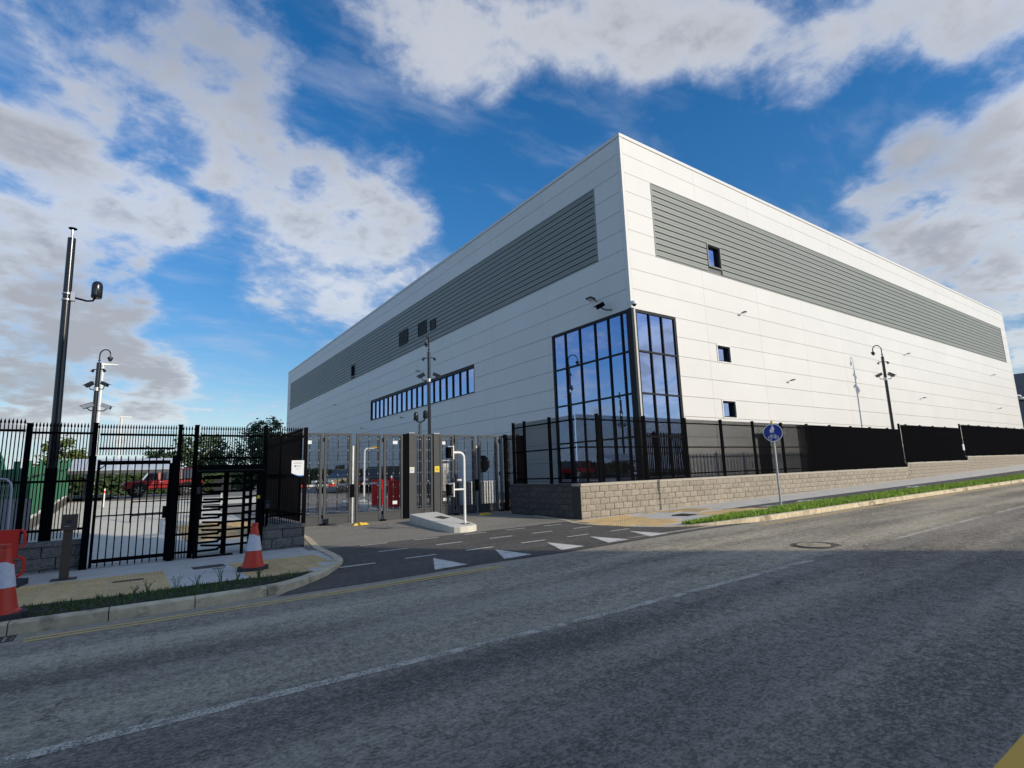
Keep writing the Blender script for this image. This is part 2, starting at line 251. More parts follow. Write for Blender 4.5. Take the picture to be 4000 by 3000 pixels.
# ------------------------------------------------------------ helpers
ORG = {}
def org(o):
    return ORG.get(o.name, Vector((0, 0, 0))) if o else Vector((0, 0, 0))
def link(o, parent=None, loc=(0, 0, 0)):
    COL.objects.link(o)
    if parent:
        o.parent = parent; o.location = Vector(loc)-org(parent)
    else: o.location = loc
    ORG[o.name] = Vector(loc)
    return o
class MB:
    def __init__(s): s.v = []; s.f = []; s.uvless = True
    def add(s, vs, fs):
        b = len(s.v); s.v += [tuple(q) for q in vs]; s.f += [tuple(i+b for i in f) for f in fs]; return s
    def hexa(s, p):      # 8 corners: bottom 4 counter-clockwise, top 4
        return s.add(p, [(3, 2, 1, 0), (4, 5, 6, 7), (0, 1, 5, 4), (1, 2, 6, 5), (2, 3, 7, 6), (3, 0, 4, 7)])
    def box(s, x0, x1, y0, y1, z0, z1):
        return s.hexa([(x0, y0, z0), (x1, y0, z0), (x1, y1, z0), (x0, y1, z0), (x0, y0, z1), (x1, y0, z1), (x1, y1, z1), (x0, y1, z1)])
    def cbox(s, c, size, rz=0.0, rx=0.0):
        R = Matrix.Rotation(rz, 3, 'Z') @ Matrix.Rotation(rx, 3, 'X'); c = Vector(c); a, b, h = (q/2 for q in size)
        return s.hexa([c+R @ Vector(q) for q in ((-a, -b, -h), (a, -b, -h), (a, b, -h), (-a, b, -h), (-a, -b, h), (a, -b, h), (a, b, h), (-a, b, h))])
    def tube(s, pts, r, n=8, cap=True):
        pts = [Vector(p) for p in pts]; rs = r if isinstance(r, (list, tuple)) else [r]*len(pts); rings = []
        up = Vector((0.123, 0.317, 1)).normalized(); base = len(s.v)
        for i, p in enumerate(pts):
            t = (pts[min(i+1, len(pts)-1)]-pts[max(i-1, 0)]).normalized()
            if i == 0:
                u = t.orthogonal().normalized()
            else:
                u = (u-t*u.dot(t)).normalized()
            wv_ = t.cross(u)
            for k in range(n):
                a = 2*pi*k/n; s.v.append(tuple(p+(u*cos(a)+wv_*sin(a))*rs[i]))
        for i in range(len(pts)-1):
            for k in range(n):
                a, b = base+i*n+k, base+i*n+(k+1) % n
                s.f.append((a, b, b+n, a+n))
        if cap:
            s.f.append(tuple(base+k for k in reversed(range(n)))); e = base+(len(pts)-1)*n; s.f.append(tuple(e+k for k in range(n)))
        return s
    def lathe(s, prof, c=(0, 0, 0), n=20, capb=True, capt=True):
        return s._lathe(prof, c, n, capb, capt)
    def _lathe(s, prof, c, n, capb, capt):
        b = len(s.v)
        for r, z in prof:
            for k in range(n): s.v.append((c[0]+r*cos(2*pi*k/n), c[1]+r*sin(2*pi*k/n), c[2]+z))
        for i in range(len(prof)-1):
            for k in range(n):
                a, d = b+i*n+k, b+i*n+(k+1) % n; s.f.append((a, d, d+n, a+n))
        if capb: s.f.append(tuple(b+k for k in reversed(range(n))))
        if capt: s.f.append(tuple(b+(len(prof)-1)*n+k for k in range(n)))
        return s
    def prism(s, poly, z0, z1):
        n = len(poly); b = len(s.v)
        s.v += [(x, y, z0) for x, y in poly]+[(x, y, z1) for x, y in poly]
        s.f += [tuple(b+i for i in reversed(range(n))), tuple(b+n+i for i in range(n))]+[(b+i, b+(i+1) % n, b+n+(i+1) % n, b+n+i) for i in range(n)]
        return s
    def plate(s, poly, origin, ux, uz, th):    # a flat outline given in its own plane, with thickness towards the viewer side
        o = Vector(origin); ux = Vector(ux).normalized(); uz = Vector(uz).normalized(); nn = ux.cross(uz)
        n = len(poly); b = len(s.v)
        s.v += [tuple(o+ux*x+uz*z) for x, z in poly]+[tuple(o+ux*x+uz*z+nn*th) for x, z in poly]
        s.f += [tuple(b+i for i in reversed(range(n))), tuple(b+n+i for i in range(n))]+[(b+i, b+(i+1) % n, b+n+(i+1) % n, b+n+i) for i in range(n)]
        return s
    def ball(s, c, r, n=12, m=8, sz=1.0):
        prof = [(max(r*sin(pi*i/m), 1e-4), -r*sz*cos(pi*i/m)) for i in range(m+1)]
        return s.lathe(prof, c, n, False, False)
    def mesh(s, name, m, smooth=False, off=Vector((0, 0, 0))):
        me = bpy.data.meshes.new(name); me.from_pydata([tuple(Vector(q)-off) for q in s.v], [], s.f)
        me.materials.append(MATS[m]); me.validate()
        bmx = bmesh.new(); bmx.from_mesh(me); bmesh.ops.recalc_face_normals(bmx, faces=bmx.faces); bmx.to_mesh(me); bmx.free()
        if smooth:
            me.polygons.foreach_set('use_smooth', [True]*len(me.polygons)); 
            me.set_sharp_from_angle(angle=radians(38))
        return me
    def build(s, name, m, parent=None, smooth=False, kind=None, loc=None, label=None):
        """world coordinates in, one object out; loc is the object's own origin"""
        loc = Vector(loc) if loc is not None else org(parent)
        o = bpy.data.objects.new(name, s.mesh(name, m, smooth, loc)); link(o, parent, loc)
        if kind: o['kind'] = kind
        if label: o['label'] = label
        return o
    def lbuild(s, name, m, parent, smooth=False, kind=None):
        """coordinates already in the parent's own frame"""
        o = bpy.data.objects.new(name, s.mesh(name, m, smooth)); COL.objects.link(o); o.parent = parent
        if kind: o['kind'] = kind
        return o
def thing(name, label, cat, loc=(0, 0, 0), rz=0.0, group=None):
    o = bpy.data.objects.new(name, None); link(o, None, loc); o.rotation_euler = (0, 0, rz); o.empty_display_size = 0.2
    tag(o, label, cat, group); return o
def tag(o, label, cat=None, group=None):
    o['label'] = label
    if cat: o['category'] = cat
    if group: o['group'] = group
    return o
def inst(name, me, parent, loc):
    o = bpy.data.objects.new(name, me); return link(o, parent, loc)
def copy_tree(o, parent=None, loc=None, rz=None):
    c = o.copy(); COL.objects.link(c); c.parent = parent
    if loc is not None: c.location = loc
    if rz is not None: c.rotation_euler = (0, 0, rz)
    for ch in list(o.children): copy_tree(ch, c)
    return c
def lerp(x, xs, ys):
    if x <= xs[0]: return ys[0]
    for i in range(len(xs)-1):
        if x <= xs[i+1]: return ys[i]+(ys[i+1]-ys[i])*(x-xs[i])/(xs[i+1]-xs[i])
    return ys[-1]
# ------------------------------------------------------------ the lie of the land
def zr(x): return lerp(x, [4, 8.7, 17, 24, 38, 66, 150], [0, .05, .125, .175, .25, .45, 1.0])
def zp(x): return lerp(x, [12.2, 16.4, 21.4, 28, 41, 65, 150], [0.0, .074, .16, .26, .457, .9, 2.2])
def zyard(y): return lerp(y, [15, 19, 38, 60, 120], [0.0, .06, .92, 1.1, 1.3])
def zground(x, y):
    if y >= 15: return zyard(y)
    return zr(x)*max(0.0, min(1.0, (13.5-y)/5.0)) if y > 8.5 else zr(x)
def zleft(x, y):           # the left footpath falls from the kerb to the fence line
    return 0.105*max(0.0, min(1.0, (13.2-y)/4.4)) if x < 2.2 else 0.105*max(0.0, min(1.0, (13.2-y)/4.4))*lerp(x, [2.2, 3.6], [1.0, .55])
def zright(x, y):
    t = max(0.0, min(1.0, (y-8.6)/5.0)); k = 0.11*max(0.0, min(1.0, (x-11.6)/2.6))
    return (zr(x)+max(k, 0.012))*(1-t)+zp(x)*t
def sheet(name, poly, zf, off, m, parent=None, step=1.0, kind=None, label=None):
    b = bmesh.new(); b.faces.new([b.verts.new((x, y, 0)) for x, y in poly])
    bmesh.ops.triangulate(b, faces=b.faces[:])
    xs = [p[0] for p in poly]; ys = [p[1] for p in poly]
    for lo, hi, no in ((min(xs), max(xs), (1, 0, 0)), (min(ys), max(ys), (0, 1, 0))):
        k = lo+step
        while k < hi:
            co_ = (k, 0, 0) if no[0] else (0, k, 0)
            bmesh.ops.bisect_plane(b, geom=b.verts[:]+b.edges[:]+b.faces[:], plane_co=co_, plane_no=no); k += step if hi-lo < 60*step else (hi-lo)/60
    for vv in b.verts: vv.co.z = zf(vv.co.x, vv.co.y)+off
    bmesh.ops.recalc_face_normals(b, faces=b.faces)
    if sum(f.normal.z for f in b.faces) < 0: bmesh.ops.reverse_faces(b, faces=b.faces)
    me = bpy.data.meshes.new(name); b.to_mesh(me); b.free(); me.materials.append(MATS[m])
    o = bpy.data.objects.new(name, me); link(o, parent)
    if kind: o['kind'] = kind
    if label: o['label'] = label
    return o
def rect(x0, x1, y0, y1): return [(x0, y0), (x1, y0), (x1, y1), (x0, y1)]

# ------------------------------------------------------------ ground, road and markings
g = MB(); g.box(-2500, 3000, -2500, 3500, -1.2, -0.6).build('ground', 'ground_earth', kind='structure')
road = sheet('road', rect(-40, 140, 0.3, 8.9), lambda x, y: zr(x), 0, 'road_asphalt', step=2.0, kind='structure')
entr = sheet('entrance_road', [(1.75, 8.36), (3.4, 8.42), (5.2, 8.5), (7.0, 8.38), (9.0, 8.42), (11.5, 8.5), (13.5, 8.34), (13.2, 9.4), (12.2, 13.15), (11.8, 13.45), (3.55, 13.13), (3.3, 10.5)],
             zground, 0.004, 'new_asphalt', step=0.8, kind='structure')
apron = sheet('gate_apron', [(3.4, 13.12), (5.56, 13.13), (9.29, 13.38), (12.3, 13.57), (13.0, 17.7), (14.5, 19.8), (4.0, 19.8)], zground, 0.008, 'buff_asphalt', step=1.0, kind='structure')
yard = sheet('yard', rect(-60, 19, 14.35, 130), lambda x, y: zyard(y), -0.02, 'yard_asphalt', step=4.0, kind='structure')
# the far yard continues behind the boundary wall, under the warehouse
sheet('yard', rect(13, 150, 13.75, 130), lambda x, y: 0.1, -0.01, 'yard_asphalt', step=20.0, kind='structure')
def mark(name, poly, m, parent, zf, off=0.008, step=0.6): return sheet(name, poly, zf, off, m, parent, step)
rz_ = lambda x, y: zr(x)
for a, b in ((-9, 3.86), (3.98, 9.1), (12.2, 17.85), (18.75, 27.5), (28.5, 37), (38.2, 60)):
    mark('centre_line', rect(a, b, 4.60, 4.72), 'worn_white', road, rz_, 0.004, 3.0)
for y in (7.98, 8.11):
    mark('yellow_line', rect(-0.85, 5.3, y-.03, y+.03), 'worn_yellow', road, rz_, 0.004, 2.0)
    mark('yellow_line', rect(13.2, 90, y-.14, y-.08), 'worn_yellow', road, rz_, 0.004, 3.0)
mark('yellow_line', rect(-20, 60, 1.02, 1.13), 'yellow_paint', road, rz_, 0.004, 3.0)
for y, xs in ((12.95, (4.54, 5.94, 7.40, 8.74, 10.09)), (11.6, (4.47, 5.87, 7.34, 8.66, 10.08)), (10.22, (3.18, 4.49, 5.87, 7.31, 8.68, 10.12, 11.5))):
    for x in xs:
        l = 0.47 if x == 11.5 else 0.68
        yy = y-(0.06 if x < 4 and y < 11 else 0)
        mark('crossing_dash', rect(x, x+l, yy-.045, yy+.045), 'white_paint', entr, zground, 0.012 if y < 12 else 0.014)
for x in (4.35, 5.79, 7.18, 8.5, 9.84):
    mark('give_way_triangle', [(x, 8.66), (x+.66, 8.68), (x+.56, 9.84)], 'white_paint', entr, zground, 0.009)
# worn edge where the side road meets the main road: broken old double line
# ------------------------------------------------------------ kerbs
def kerb_run(name, pts, heights, width, zf, inside, parent_label=None):
    """stones of about 0.9 m laid along a polyline; inside=+1 puts the width to the left of the direction of travel"""
    root = bpy.data.objects.new(name, None); link(root); root['kind'] = 'structure'
    segs = []; acc_ = 0
    for (x0, y0), (x1, y1) in zip(pts, pts[1:]): segs.append((acc_, acc_+hypot(x1-x0, y1-y0))); acc_ += hypot(x1-x0, y1-y0)
    def at(d):
        d = max(0, min(acc_-1e-6, d))
        for (a, b), p, q, h0, h1 in zip(segs, pts, pts[1:], heights, heights[1:]):
            if d <= b:
                t = (d-a)/(b-a); return p[0]+(q[0]-p[0])*t, p[1]+(q[1]-p[1])*t, h0+(h1-h0)*t
    def nrm(d):
        x0, y0, _ = at(d-.12); x1, y1, _ = at(d+.12); L = hypot(x1-x0, y1-y0); return -(y1-y0)/L*inside, (x1-x0)/L*inside
    n = int(acc_/0.9); L = acc_/n
    for i in range(n):
        m = MB(); d0, d1 = i*L+.006, (i+1)*L-.006; ring = []
        for k in range(5):
            d = d0+(d1-d0)*k/4; x, y, h = at(d); nx, ny = nrm(d); z = zf(x, y); b_ = 0.018 if h > .05 else .004
            ring.append([(x, y, z-.2), (x, y, z+h-b_), (x+nx*b_, y+ny*b_, z+h), (x+nx*width, y+ny*width, z+h), (x+nx*width, y+ny*width, z-.2)])
        vs = [q for r_ in ring for q in r_]; fs = []
        for k in range(4):
            for j in range(4): fs.append((k*5+j, k*5+j+1, (k+1)*5+j+1, (k+1)*5+j))
        fs += [(0, 1, 2, 3, 4), (24, 23, 22, 21, 20)]
        m.add(vs, fs).build('kerb_stone', 'kerb_stone', root)
    return root
KL = [(-20, 8.42), (.9, 8.42), (1.5, 8.47), (1.87, 8.58), (2.12, 8.77), (2.41, 9.07), (2.8, 9.55), (3.2, 10.23), (3.42, 10.67), (3.57, 11.27), (3.68, 12.37), (3.77, 13.42), (4.1, 15.5), (4.35, 18.6)]
kerb_run('kerb', KL, [.135, .135, .135, .13, .12, .11, .10, .085, .075, .06, .035, .02, .02, .02], 0.17, lambda x, y: zground(x, y), 1)
KR = [(12.9, 18.9), (12.2, 16.2), (11.75, 14.0), (11.23, 12.86), (11.1, 11.8), (11.3, 10.4), (11.62, 9.65), (11.97, 9.28), (12.5, 8.86), (13.3, 8.52), (14.3, 8.36), (16.5, 8.26), (130, 8.26)]
kerb_run('kerb', KR, [.02, .02, .018, .012, .012, .012, .015, .03, .07, .11, .13, .13, .13], 0.16, lambda x, y: zground(x, y), 1)
kerb_run('kerb', [(140, 0.3), (-40, 0.3)], [.12, .12], 0.16, lambda x, y: zr(x), 1)
sheet('pavement', rect(-40, 140, -3.2, 0.2), lambda x, y: zr(x), 0.10, 'concrete', step=4, kind='structure')
# ------------------------------------------------------------ left footpath
pv = sheet('footpath', [(-20, 8.5), (.9, 8.5), (1.5, 8.56), (2.0, 8.80), (2.4, 9.2), (2.75, 9.65), (3.1, 10.25), (3.36, 10.8), (3.48, 11.4), (3.6, 12.4), (3.7, 13.4), (3.75, 14.3), (-20, 14.3)], zleft, 0.0, 'concrete', step=0.7, kind='structure')
sheet('footpath', rect(-20, 2.6, 13.9, 20), lambda x, y: zleft(x, y) if y < 14.4 else zyard(y), 0.006, 'concrete', step=1.2, kind='structure')
def pavers(parent, x0, x1, y0, y1, nx, ny, zf, m, inside=None, ribs=0, studs=0, gap=0.006, off=0.006, th=0.05):
    dx, dy = (x1-x0)/nx, (y1-y0)/ny
    for i in range(nx):
        for j in range(ny):
            a, b, c, d = x0+i*dx+gap, x0+(i+1)*dx-gap, y0+j*dy+gap, y0+(j+1)*dy-gap
            if inside and not inside((a+b)/2, (c+d)/2): continue
            q = MB(); e = off+random.uniform(-.0015, .0015)
            q.hexa([(x, y, zf(x, y)+e-th) for x, y in ((a, c), (b, c), (b, d), (a, d))]+[(x, y, zf(x, y)+e) for x, y in ((a, c), (b, c), (b, d), (a, d))])
            if ribs:
                for k in range(ribs):
                    u = a+(k+.5)*(b-a)/ribs; r_ = (b-a)/ribs*.27
                    q.hexa([(x, y, zf(x, y)+e) for x, y in ((u-r_, c+.008), (u+r_, c+.008), (u+r_, d-.008), (u-r_, d-.008))]+[(x, y, zf(x, y)+e+.006) for x, y in ((u-r_*.6, c+.008), (u+r_*.6, c+.008), (u+r_*.6, d-.008), (u-r_*.6, d-.008))])
            if studs:
                for s_ in range(studs):
                    for t_ in range(studs):
                        u, vv = a+(s_+.5)*(b-a)/studs, c+(t_+.5)*(d-c)/studs; r_ = (b-a)/studs*.26; z = zf(u, vv)+e
                        q.hexa([(u-r_, vv-r_, z), (u+r_, vv-r_, z), (u+r_, vv+r_, z), (u-r_, vv+r_, z), (u-r_*.6, vv-r_*.6, z+.006), (u+r_*.6, vv-r_*.6, z+.006), (u+r_*.6, vv+r_*.6, z+.006), (u-r_*.6, vv+r_*.6, z+.006)])
            q.build('paving_slab', m, parent)
tp = bpy.data.objects.new('tactile_paving', None); link(tp); tp['kind'] = 'structure'
pavers(tp, -2.6, 0.58, 11.25, 12.2, 8, 2, zleft, 'tactile_buff', ribs=7)
pavers(tp, -2.6, 0.58, 9.62, 11.25, 8, 2, zleft, 'tactile_buff')
pavers(tp, 1.64, 3.6, 9.55, 12.2, 6, 8, zleft, 'tactile_buff', inside=lambda x, y: x < lerp(y, [9.2, 9.65, 10.25, 10.8, 11.4, 12.4], [2.2, 2.55, 2.9, 3.17, 3.3, 3.42])-.1, ribs=4)
# drain and cover plates in the left footpath
def grate(name, label, x0, x1, y0, y1, zf, off, m='iron', bars=10, along='x', cat='grate'):
    t = thing(name, label, cat, ((x0+x1)/2, (y0+y1)/2, zf((x0+x1)/2, (y0+y1)/2)))
    z = lambda x, y: zf(x, y)+off
    q = MB()
    for a, b, c, d in ((x0, x1, y0, y0+.02), (x0, x1, y1-.02, y1), (x0, x0+.02, y0+.021, y1-.021), (x1-.02, x1, y0+.021, y1-.021)):
        q.box(a, b, c, d, z(a, c)-.04, z(a, c))
    q.build('frame', m, t)
    MB().box(x0+.01, x1-.01, y0+.01, y1-.01, z(x0, y0)-.05, z(x0, y0)-.035).build('gully_floor', 'louvre_gap', t)
    for k in range(bars):
        if along == 'x':
            u = x0+.02+(k+.5)*(x1-x0-.04)/bars; r_ = (x1-x0-.04)/bars*.3
            MB().box(u-r_, u+r_, y0+.02, y1-.02, z(u, y0)-.03, z(u, y0)-.004).build('bar', m, t)
        else:
            u = y0+.02+(k+.5)*(y1-y0-.04)/bars; r_ = (y1-y0-.04)/bars*.3
            MB().box(x0+.02, x1-.02, u-r_, u+r_, z(x0, u)-.03, z(x0, u)-.004).build('bar', m, t)
    return t
grate('drain_grate', 'narrow brown slotted drain grate set in the buff ribbed paving', -.16, .26, 11.22, 11.32, zleft, .016, bars=14)
grate('drain_grate', 'long brown drain slot in the concrete behind the pedestrian gate', -.48, .10, 15.36, 15.50, lambda x, y: zyard(y), .012, bars=16)
t = thing('access_cover', 'recessed brown cover plate in the concrete in front of the turnstile', 'cover', (1.3, 12.05, zleft(1.3, 12.05)))
MB().hexa([(x, y, zleft(x, y)+.002) for x, y in ((1.04, 11.86), (1.57, 11.90), (1.55, 12.28), (1.02, 12.24))]+[(x, y, zleft(x, y)+.010) for x, y in ((1.04, 11.86), (1.57, 11.90), (1.55, 12.28), (1.02, 12.24))]).build('plate', 'iron', t)
MB().box(1.30, 1.52, 11.60, 11.635, zleft(1.4, 11.6)-.02, zleft(1.4, 11.6)+.006).build('slot', 'louvre_gap', t)
grate('road_gully', 'iron road gully grating at the kerb beside the red cone', -1.45, -.94, 8.10, 8.40, rz_, .006, bars=7)
grate('road_gully', 'dark road gully grating by the kerb past the blue round sign', 20.3, 21.0, 7.95, 8.22, rz_, .006, bars=8)
# planting strip of bare soil
sheet('verge', [(-20, 8.6), (.9, 8.6), (1.5, 8.66), (1.95, 8.9), (2.3, 9.25), (2.62, 9.6), (1.9, 9.58), (-20, 9.58)], lambda x, y: zleft(x, y)+0.012+0.02*noise.noise((x*3, y*4, 1)), 0.01, 'soil', step=0.22, kind='structure')
# ------------------------------------------------------------ right footpath
fr = sheet('footpath', [(11.28, 11.8), (11.36, 11.0), (11.5, 10.4), (11.8, 9.75), (12.15, 9.4), (12.65, 9.0), (13.4, 8.68), (14.3, 8.53), (16.5, 8.42), (130, 8.42), (130, 13.65), (12.1, 13.65), (11.6, 13.3), (11.4, 12.86)], zright, 0.0, 'concrete', step=1.0, kind='structure')
sheet('cycle_path', [(16.4, 11.25), (17.2, 9.9), (19, 9.75), (130, 9.75), (130, 11.3), (19, 11.3)], zright, 0.005, 'cycle_asphalt', step=2.0, kind='structure')
tr_ = bpy.data.objects.new('tactile_paving', None); link(tr_); tr_['kind'] = 'structure'
def inpoly(x, y, poly):
    c = False
    for i in range(len(poly)):
        (x0, y0), (x1, y1) = poly[i-1], poly[i]
        if (y0 > y) != (y1 > y) and x < (x1-x0)*(y-y0)/(y1-y0)+x0: c = not c
    return c
P1 = [(12.0, 13.4), (13.9, 13.4), (12.9, 10.2), (11.9, 9.75), (11.4, 10.9), (11.35, 12.0), (11.55, 13.0)]
P2 = [(14.9, 13.35), (17.0, 13.0), (16.5, 11.38), (15.6, 11.7)]
P3 = [(14.3, 11.0), (16.5, 11.3), (17.4, 10.2), (15.9, 9.7), (14.2, 10.3)]
for P_, rb, sd in ((P1, 0, 5), (P2, 4, 0), (P3, 0, 5)):
    pavers(tr_, 11.2, 17.6, 9.6, 13.4, 16, 10, zright, 'tactile_buff', inside=lambda x, y: inpoly(x, y, P_), ribs=rb, studs=sd)
grate('access_cover', 'square grey-brown cover in the white slab behind the grass tip', 14.0, 14.5, 10.75, 11.4, zright, .014, bars=9, cat='cover')
# painted symbols on the shared path
cp = bpy.data.objects['cycle_path']
mark('give_way_outline', [(17.8, 10.75), (18.9, 10.25), (18.75, 10.2), (17.95, 10.55), (18.0, 10.3), (17.85, 10.3)], 'white_paint', cp, zright, 0.009)
def ringpoly(cx, cy, r0, r1, n=14):
    return [[(cx+r1*cos(2*pi*k/n), cy+r1*sin(2*pi*k/n)*.55), (cx+r1*cos(2*pi*(k+1)/n), cy+r1*sin(2*pi*(k+1)/n)*.55), (cx+r0*cos(2*pi*(k+1)/n), cy+r0*sin(2*pi*(k+1)/n)*.55), (cx+r0*cos(2*pi*k/n), cy+r0*sin(2*pi*k/n)*.55)] for k in range(n)]
for bx in (20.3, 30.5):
    q = MB()
    for cx in (bx, bx+.85):
        for pl in ringpoly(cx, 10.45, .26, .36): q.add([(x, y, zright(x, y)+.011) for x, y in pl], [(0, 1, 2, 3)])
    for (xa, ya), (xb, yb) in (((bx, 10.45), (bx+.3, 10.8)), ((bx+.3, 10.8), (bx+.62, 10.8)), ((bx+.62, 10.8), (bx+.4, 10.45)), ((bx+.4, 10.45), (bx, 10.45)), ((bx+.85, 10.45), (bx+.6, 10.95))):
        nx, ny = -(yb-ya), xb-xa; L = hypot(nx, ny); nx *= .04/L; ny *= .04/L
        q.add([(x, y, zright(x, y)+.011) for x, y in ((xa-nx, ya-ny), (xb-nx, yb-ny), (xb+nx, yb+ny), (xa+nx, ya+ny))], [(0, 1, 2, 3)])
    q.build('bicycle_symbol', 'white_paint', cp)
    q = MB()
    for pl in ([(bx+.5, 12.0), (bx+.9, 12.0), (bx+1.3, 12.3), (bx+.8, 12.3)], [(bx+1.3, 12.08), (bx+1.45, 12.08), (bx+1.55, 12.25), (bx+1.35, 12.25)], [(bx+.1, 11.95), (bx+.5, 12.02), (bx+.5, 12.1), (bx+.1, 12.05)]):
        q.add([(x, y, zright(x, y)+.009) for x, y in pl], [(0, 1, 2, 3)])
    q.build('pedestrian_symbol', 'white_paint', fr)
VERGE_R = [(12.1, 9.55), (13.0, 8.95), (13.6, 8.72), (14.4, 8.56), (16.5, 8.46), (130, 8.46), (130, 9.75), (19.0, 9.75), (16.6, 9.6), (15.9, 9.3), (14.5, 9.6)]
sheet('verge', VERGE_R, zright, 0.012, 'turf', step=1.0, kind='structure')
# manhole in the road, worn round frame
t = thing('manhole_cover', 'round ribbed iron manhole cover in the road at the shade edge', 'manhole', (10.61, 5.38, zr(10.6)))
MB().lathe([(.335, -.02), (.335, .010), (.32, .014), (.30, .014), (.295, .004)], (10.61, 5.38, zr(10.6)), 28, False, False).build('rim', 'iron', t, True)
pc = [(10.61+(.42+.13*noise.noise((cos(k*.35)*2, sin(k*.35)*2, 5))+.16*max(0, cos(k*.35+.6)))*cos(k*.35), 5.38+(.40+.10*noise.noise((k*.7, 3, 1)))*sin(k*.35)) for k in range(18)]
mark('road_patch', pc, 'new_asphalt', road, rz_, 0.003, 0.5)
MB().lathe([(.001, .005), (.295, .005)], (10.61, 5.38, zr(10.6)), 28, False, False).build('plate', 'iron', t)
for k in range(11):
    u = -.26+k*.052; h = sqrt(max(.0, .28**2-u*u))
    MB().box(10.61+u-.014, 10.61+u+.014, 5.38-h, 5.38+h, zr(10.6)+.005, zr(10.6)+.017).build('rib', 'kerb_stone', t)
# ------------------------------------------------------------ warehouse
BX, BY, BXE, BYE, BH = 18.68, 16.6, 81.85, 86.6, 18.02
wh = thing('warehouse', 'huge white clad warehouse with grey louvre bands and a glazed corner', 'warehouse', (BX, BY, 0))
GL = (16.6, 22.5)   # glazed corner on the left facade (y range); right facade 18.68..21.86
# backing walls behind the panels, with the glazed corner left open
T = .075
q = MB()
for xa, xb, zs in ((22.0, 25.12, ((-.2, BH),)), (25.1205, 26.3795, ((-.2, 4.07), (5.07, 7.07), (8.07, 12.44), (13.8, BH))), (26.38, BXE-.01, ((-.2, BH),))):
    for za, zb in zs: q.box(xa, xb, BY+T, BY+.4, za, zb)
q.box(BX+T, 22.0, BY+T, BY+.4, 9.10, BH)
for ya, yb, zs in ((22.6, 30.97, ((-.2, BH),)), (30.9705, 50.7995, ((-.2, 7.07), (9.07, BH))), (50.8, 55.5, ((-.2, BH),)), (55.5005, 56.8495, ((-.2, 12.37), (13.7, BH))), (56.85, BYE-.01, ((-.2, BH),))):
    for za, zb in zs: q.box(BX+T, BX+.4, ya, yb, za, zb)
q.box(BX+T, BX+.4, BY+.4, 22.6, 9.10, BH)
q.box(BXE-.4, BXE-.01, BY+.4, BYE, -.2, BH); q.box(BX+.4, BXE-.4, BYE-.4, BYE-.01, -.2, BH)
q.box(BX+.4, BXE-.4, BY+.4, BYE-.4, 17.6, 17.8)
q.build('wall', 'cladding_core', wh)
# openings: (a0, a1, z0, z1)
R_OPEN = [(BX, 21.86, -1, 9.07), (20.76, 80.0, 12.07, 16.07), (25.12, 26.38, 7.07, 8.07), (25.12, 26.38, 4.07, 5.07), (28.1, 29.3, -1, 3.07)]
L_OPEN = [(BY, 22.5, -1, 9.07), (18.56, 84.7, 12.07, 16.07), (30.97, 50.8, 7.07, 9.07), (58.4, 61.8, .1, 3.07)]
panels = []
def face_panels(side, a0, a1, joints, opens):
    edges = [a0]+joints+[a1]
    for k in range(-1, 18):
        z0, z1 = max(0.0, k+.07), min(k+1.07, 17.93)
        if z1-z0 < .1: continue
        for e0, e1 in zip(edges, edges[1:]):
            spans = [(e0, e1)]
            for o0, o1, oz0, oz1 in opens:
                if oz0 < (z0+z1)/2 < oz1:
                    ns = []
                    for s0, s1 in spans:
                        if o1 <= s0 or o0 >= s1: ns.append((s0, s1)); continue
                        if o0 > s0+.05: ns.append((s0, o0))
                        if o1 < s1-.05: ns.append((o1, s1))
                    spans = ns
            for s0, s1 in spans: panels.append((side, s0, s1, z0, z1))
face_panels('R', BX+.2, BXE, [24.46+5.16*i for i in range(11)], R_OPEN)
face_panels('L', BY+.2, BYE, [22.8+5.73*i for i in range(11)], L_OPEN)
def pdist(p):
    s, a, b, z0, z1 = p; c = ((a+b)/2, BY) if s == 'R' else (BX, (a+b)/2)
    return hypot(*c)
panels.sort(key=pdist)
rest = MB(); GJ = .010
for i, (s, a, b, z0, z1) in enumerate(panels):
    m = MB() if i < 300 else rest
    if s == 'R': m.box(a+GJ*.5, b-GJ*.5, BY, BY+T-.004, z0+GJ, z1-GJ)
    else: m.box(BX, BX+T-.004, a+GJ*.5, b-GJ*.5, z0+GJ, z1-GJ)
    if i < 300: m.build('cladding_panel', 'white_cladding', wh)
rest.build('cladding_panel', 'white_cladding', wh, kind='stuff')
# corner trim and roof edge
MB().prism([(BX-.012, BY-.012), (BX+.185, BY-.012), (BX+.185, BY+.03), (BX+.03, BY+.03), (BX+.03, BY+.185), (BX-.012, BY+.185)], 9.1, 17.93).build('corner_trim', 'white_cladding', wh)
MB().box(BX-.03, BXE+.03, BY-.03, BY+.5, 17.945, 18.12).box(BX-.03, BX+.5, BY+.505, BYE+.03, 17.945, 18.12).box(BXE-.5, BXE+.03, BY+.505, BYE+.03, 17.945, 18.12).build('roof_edge', 'roof_trim', wh)
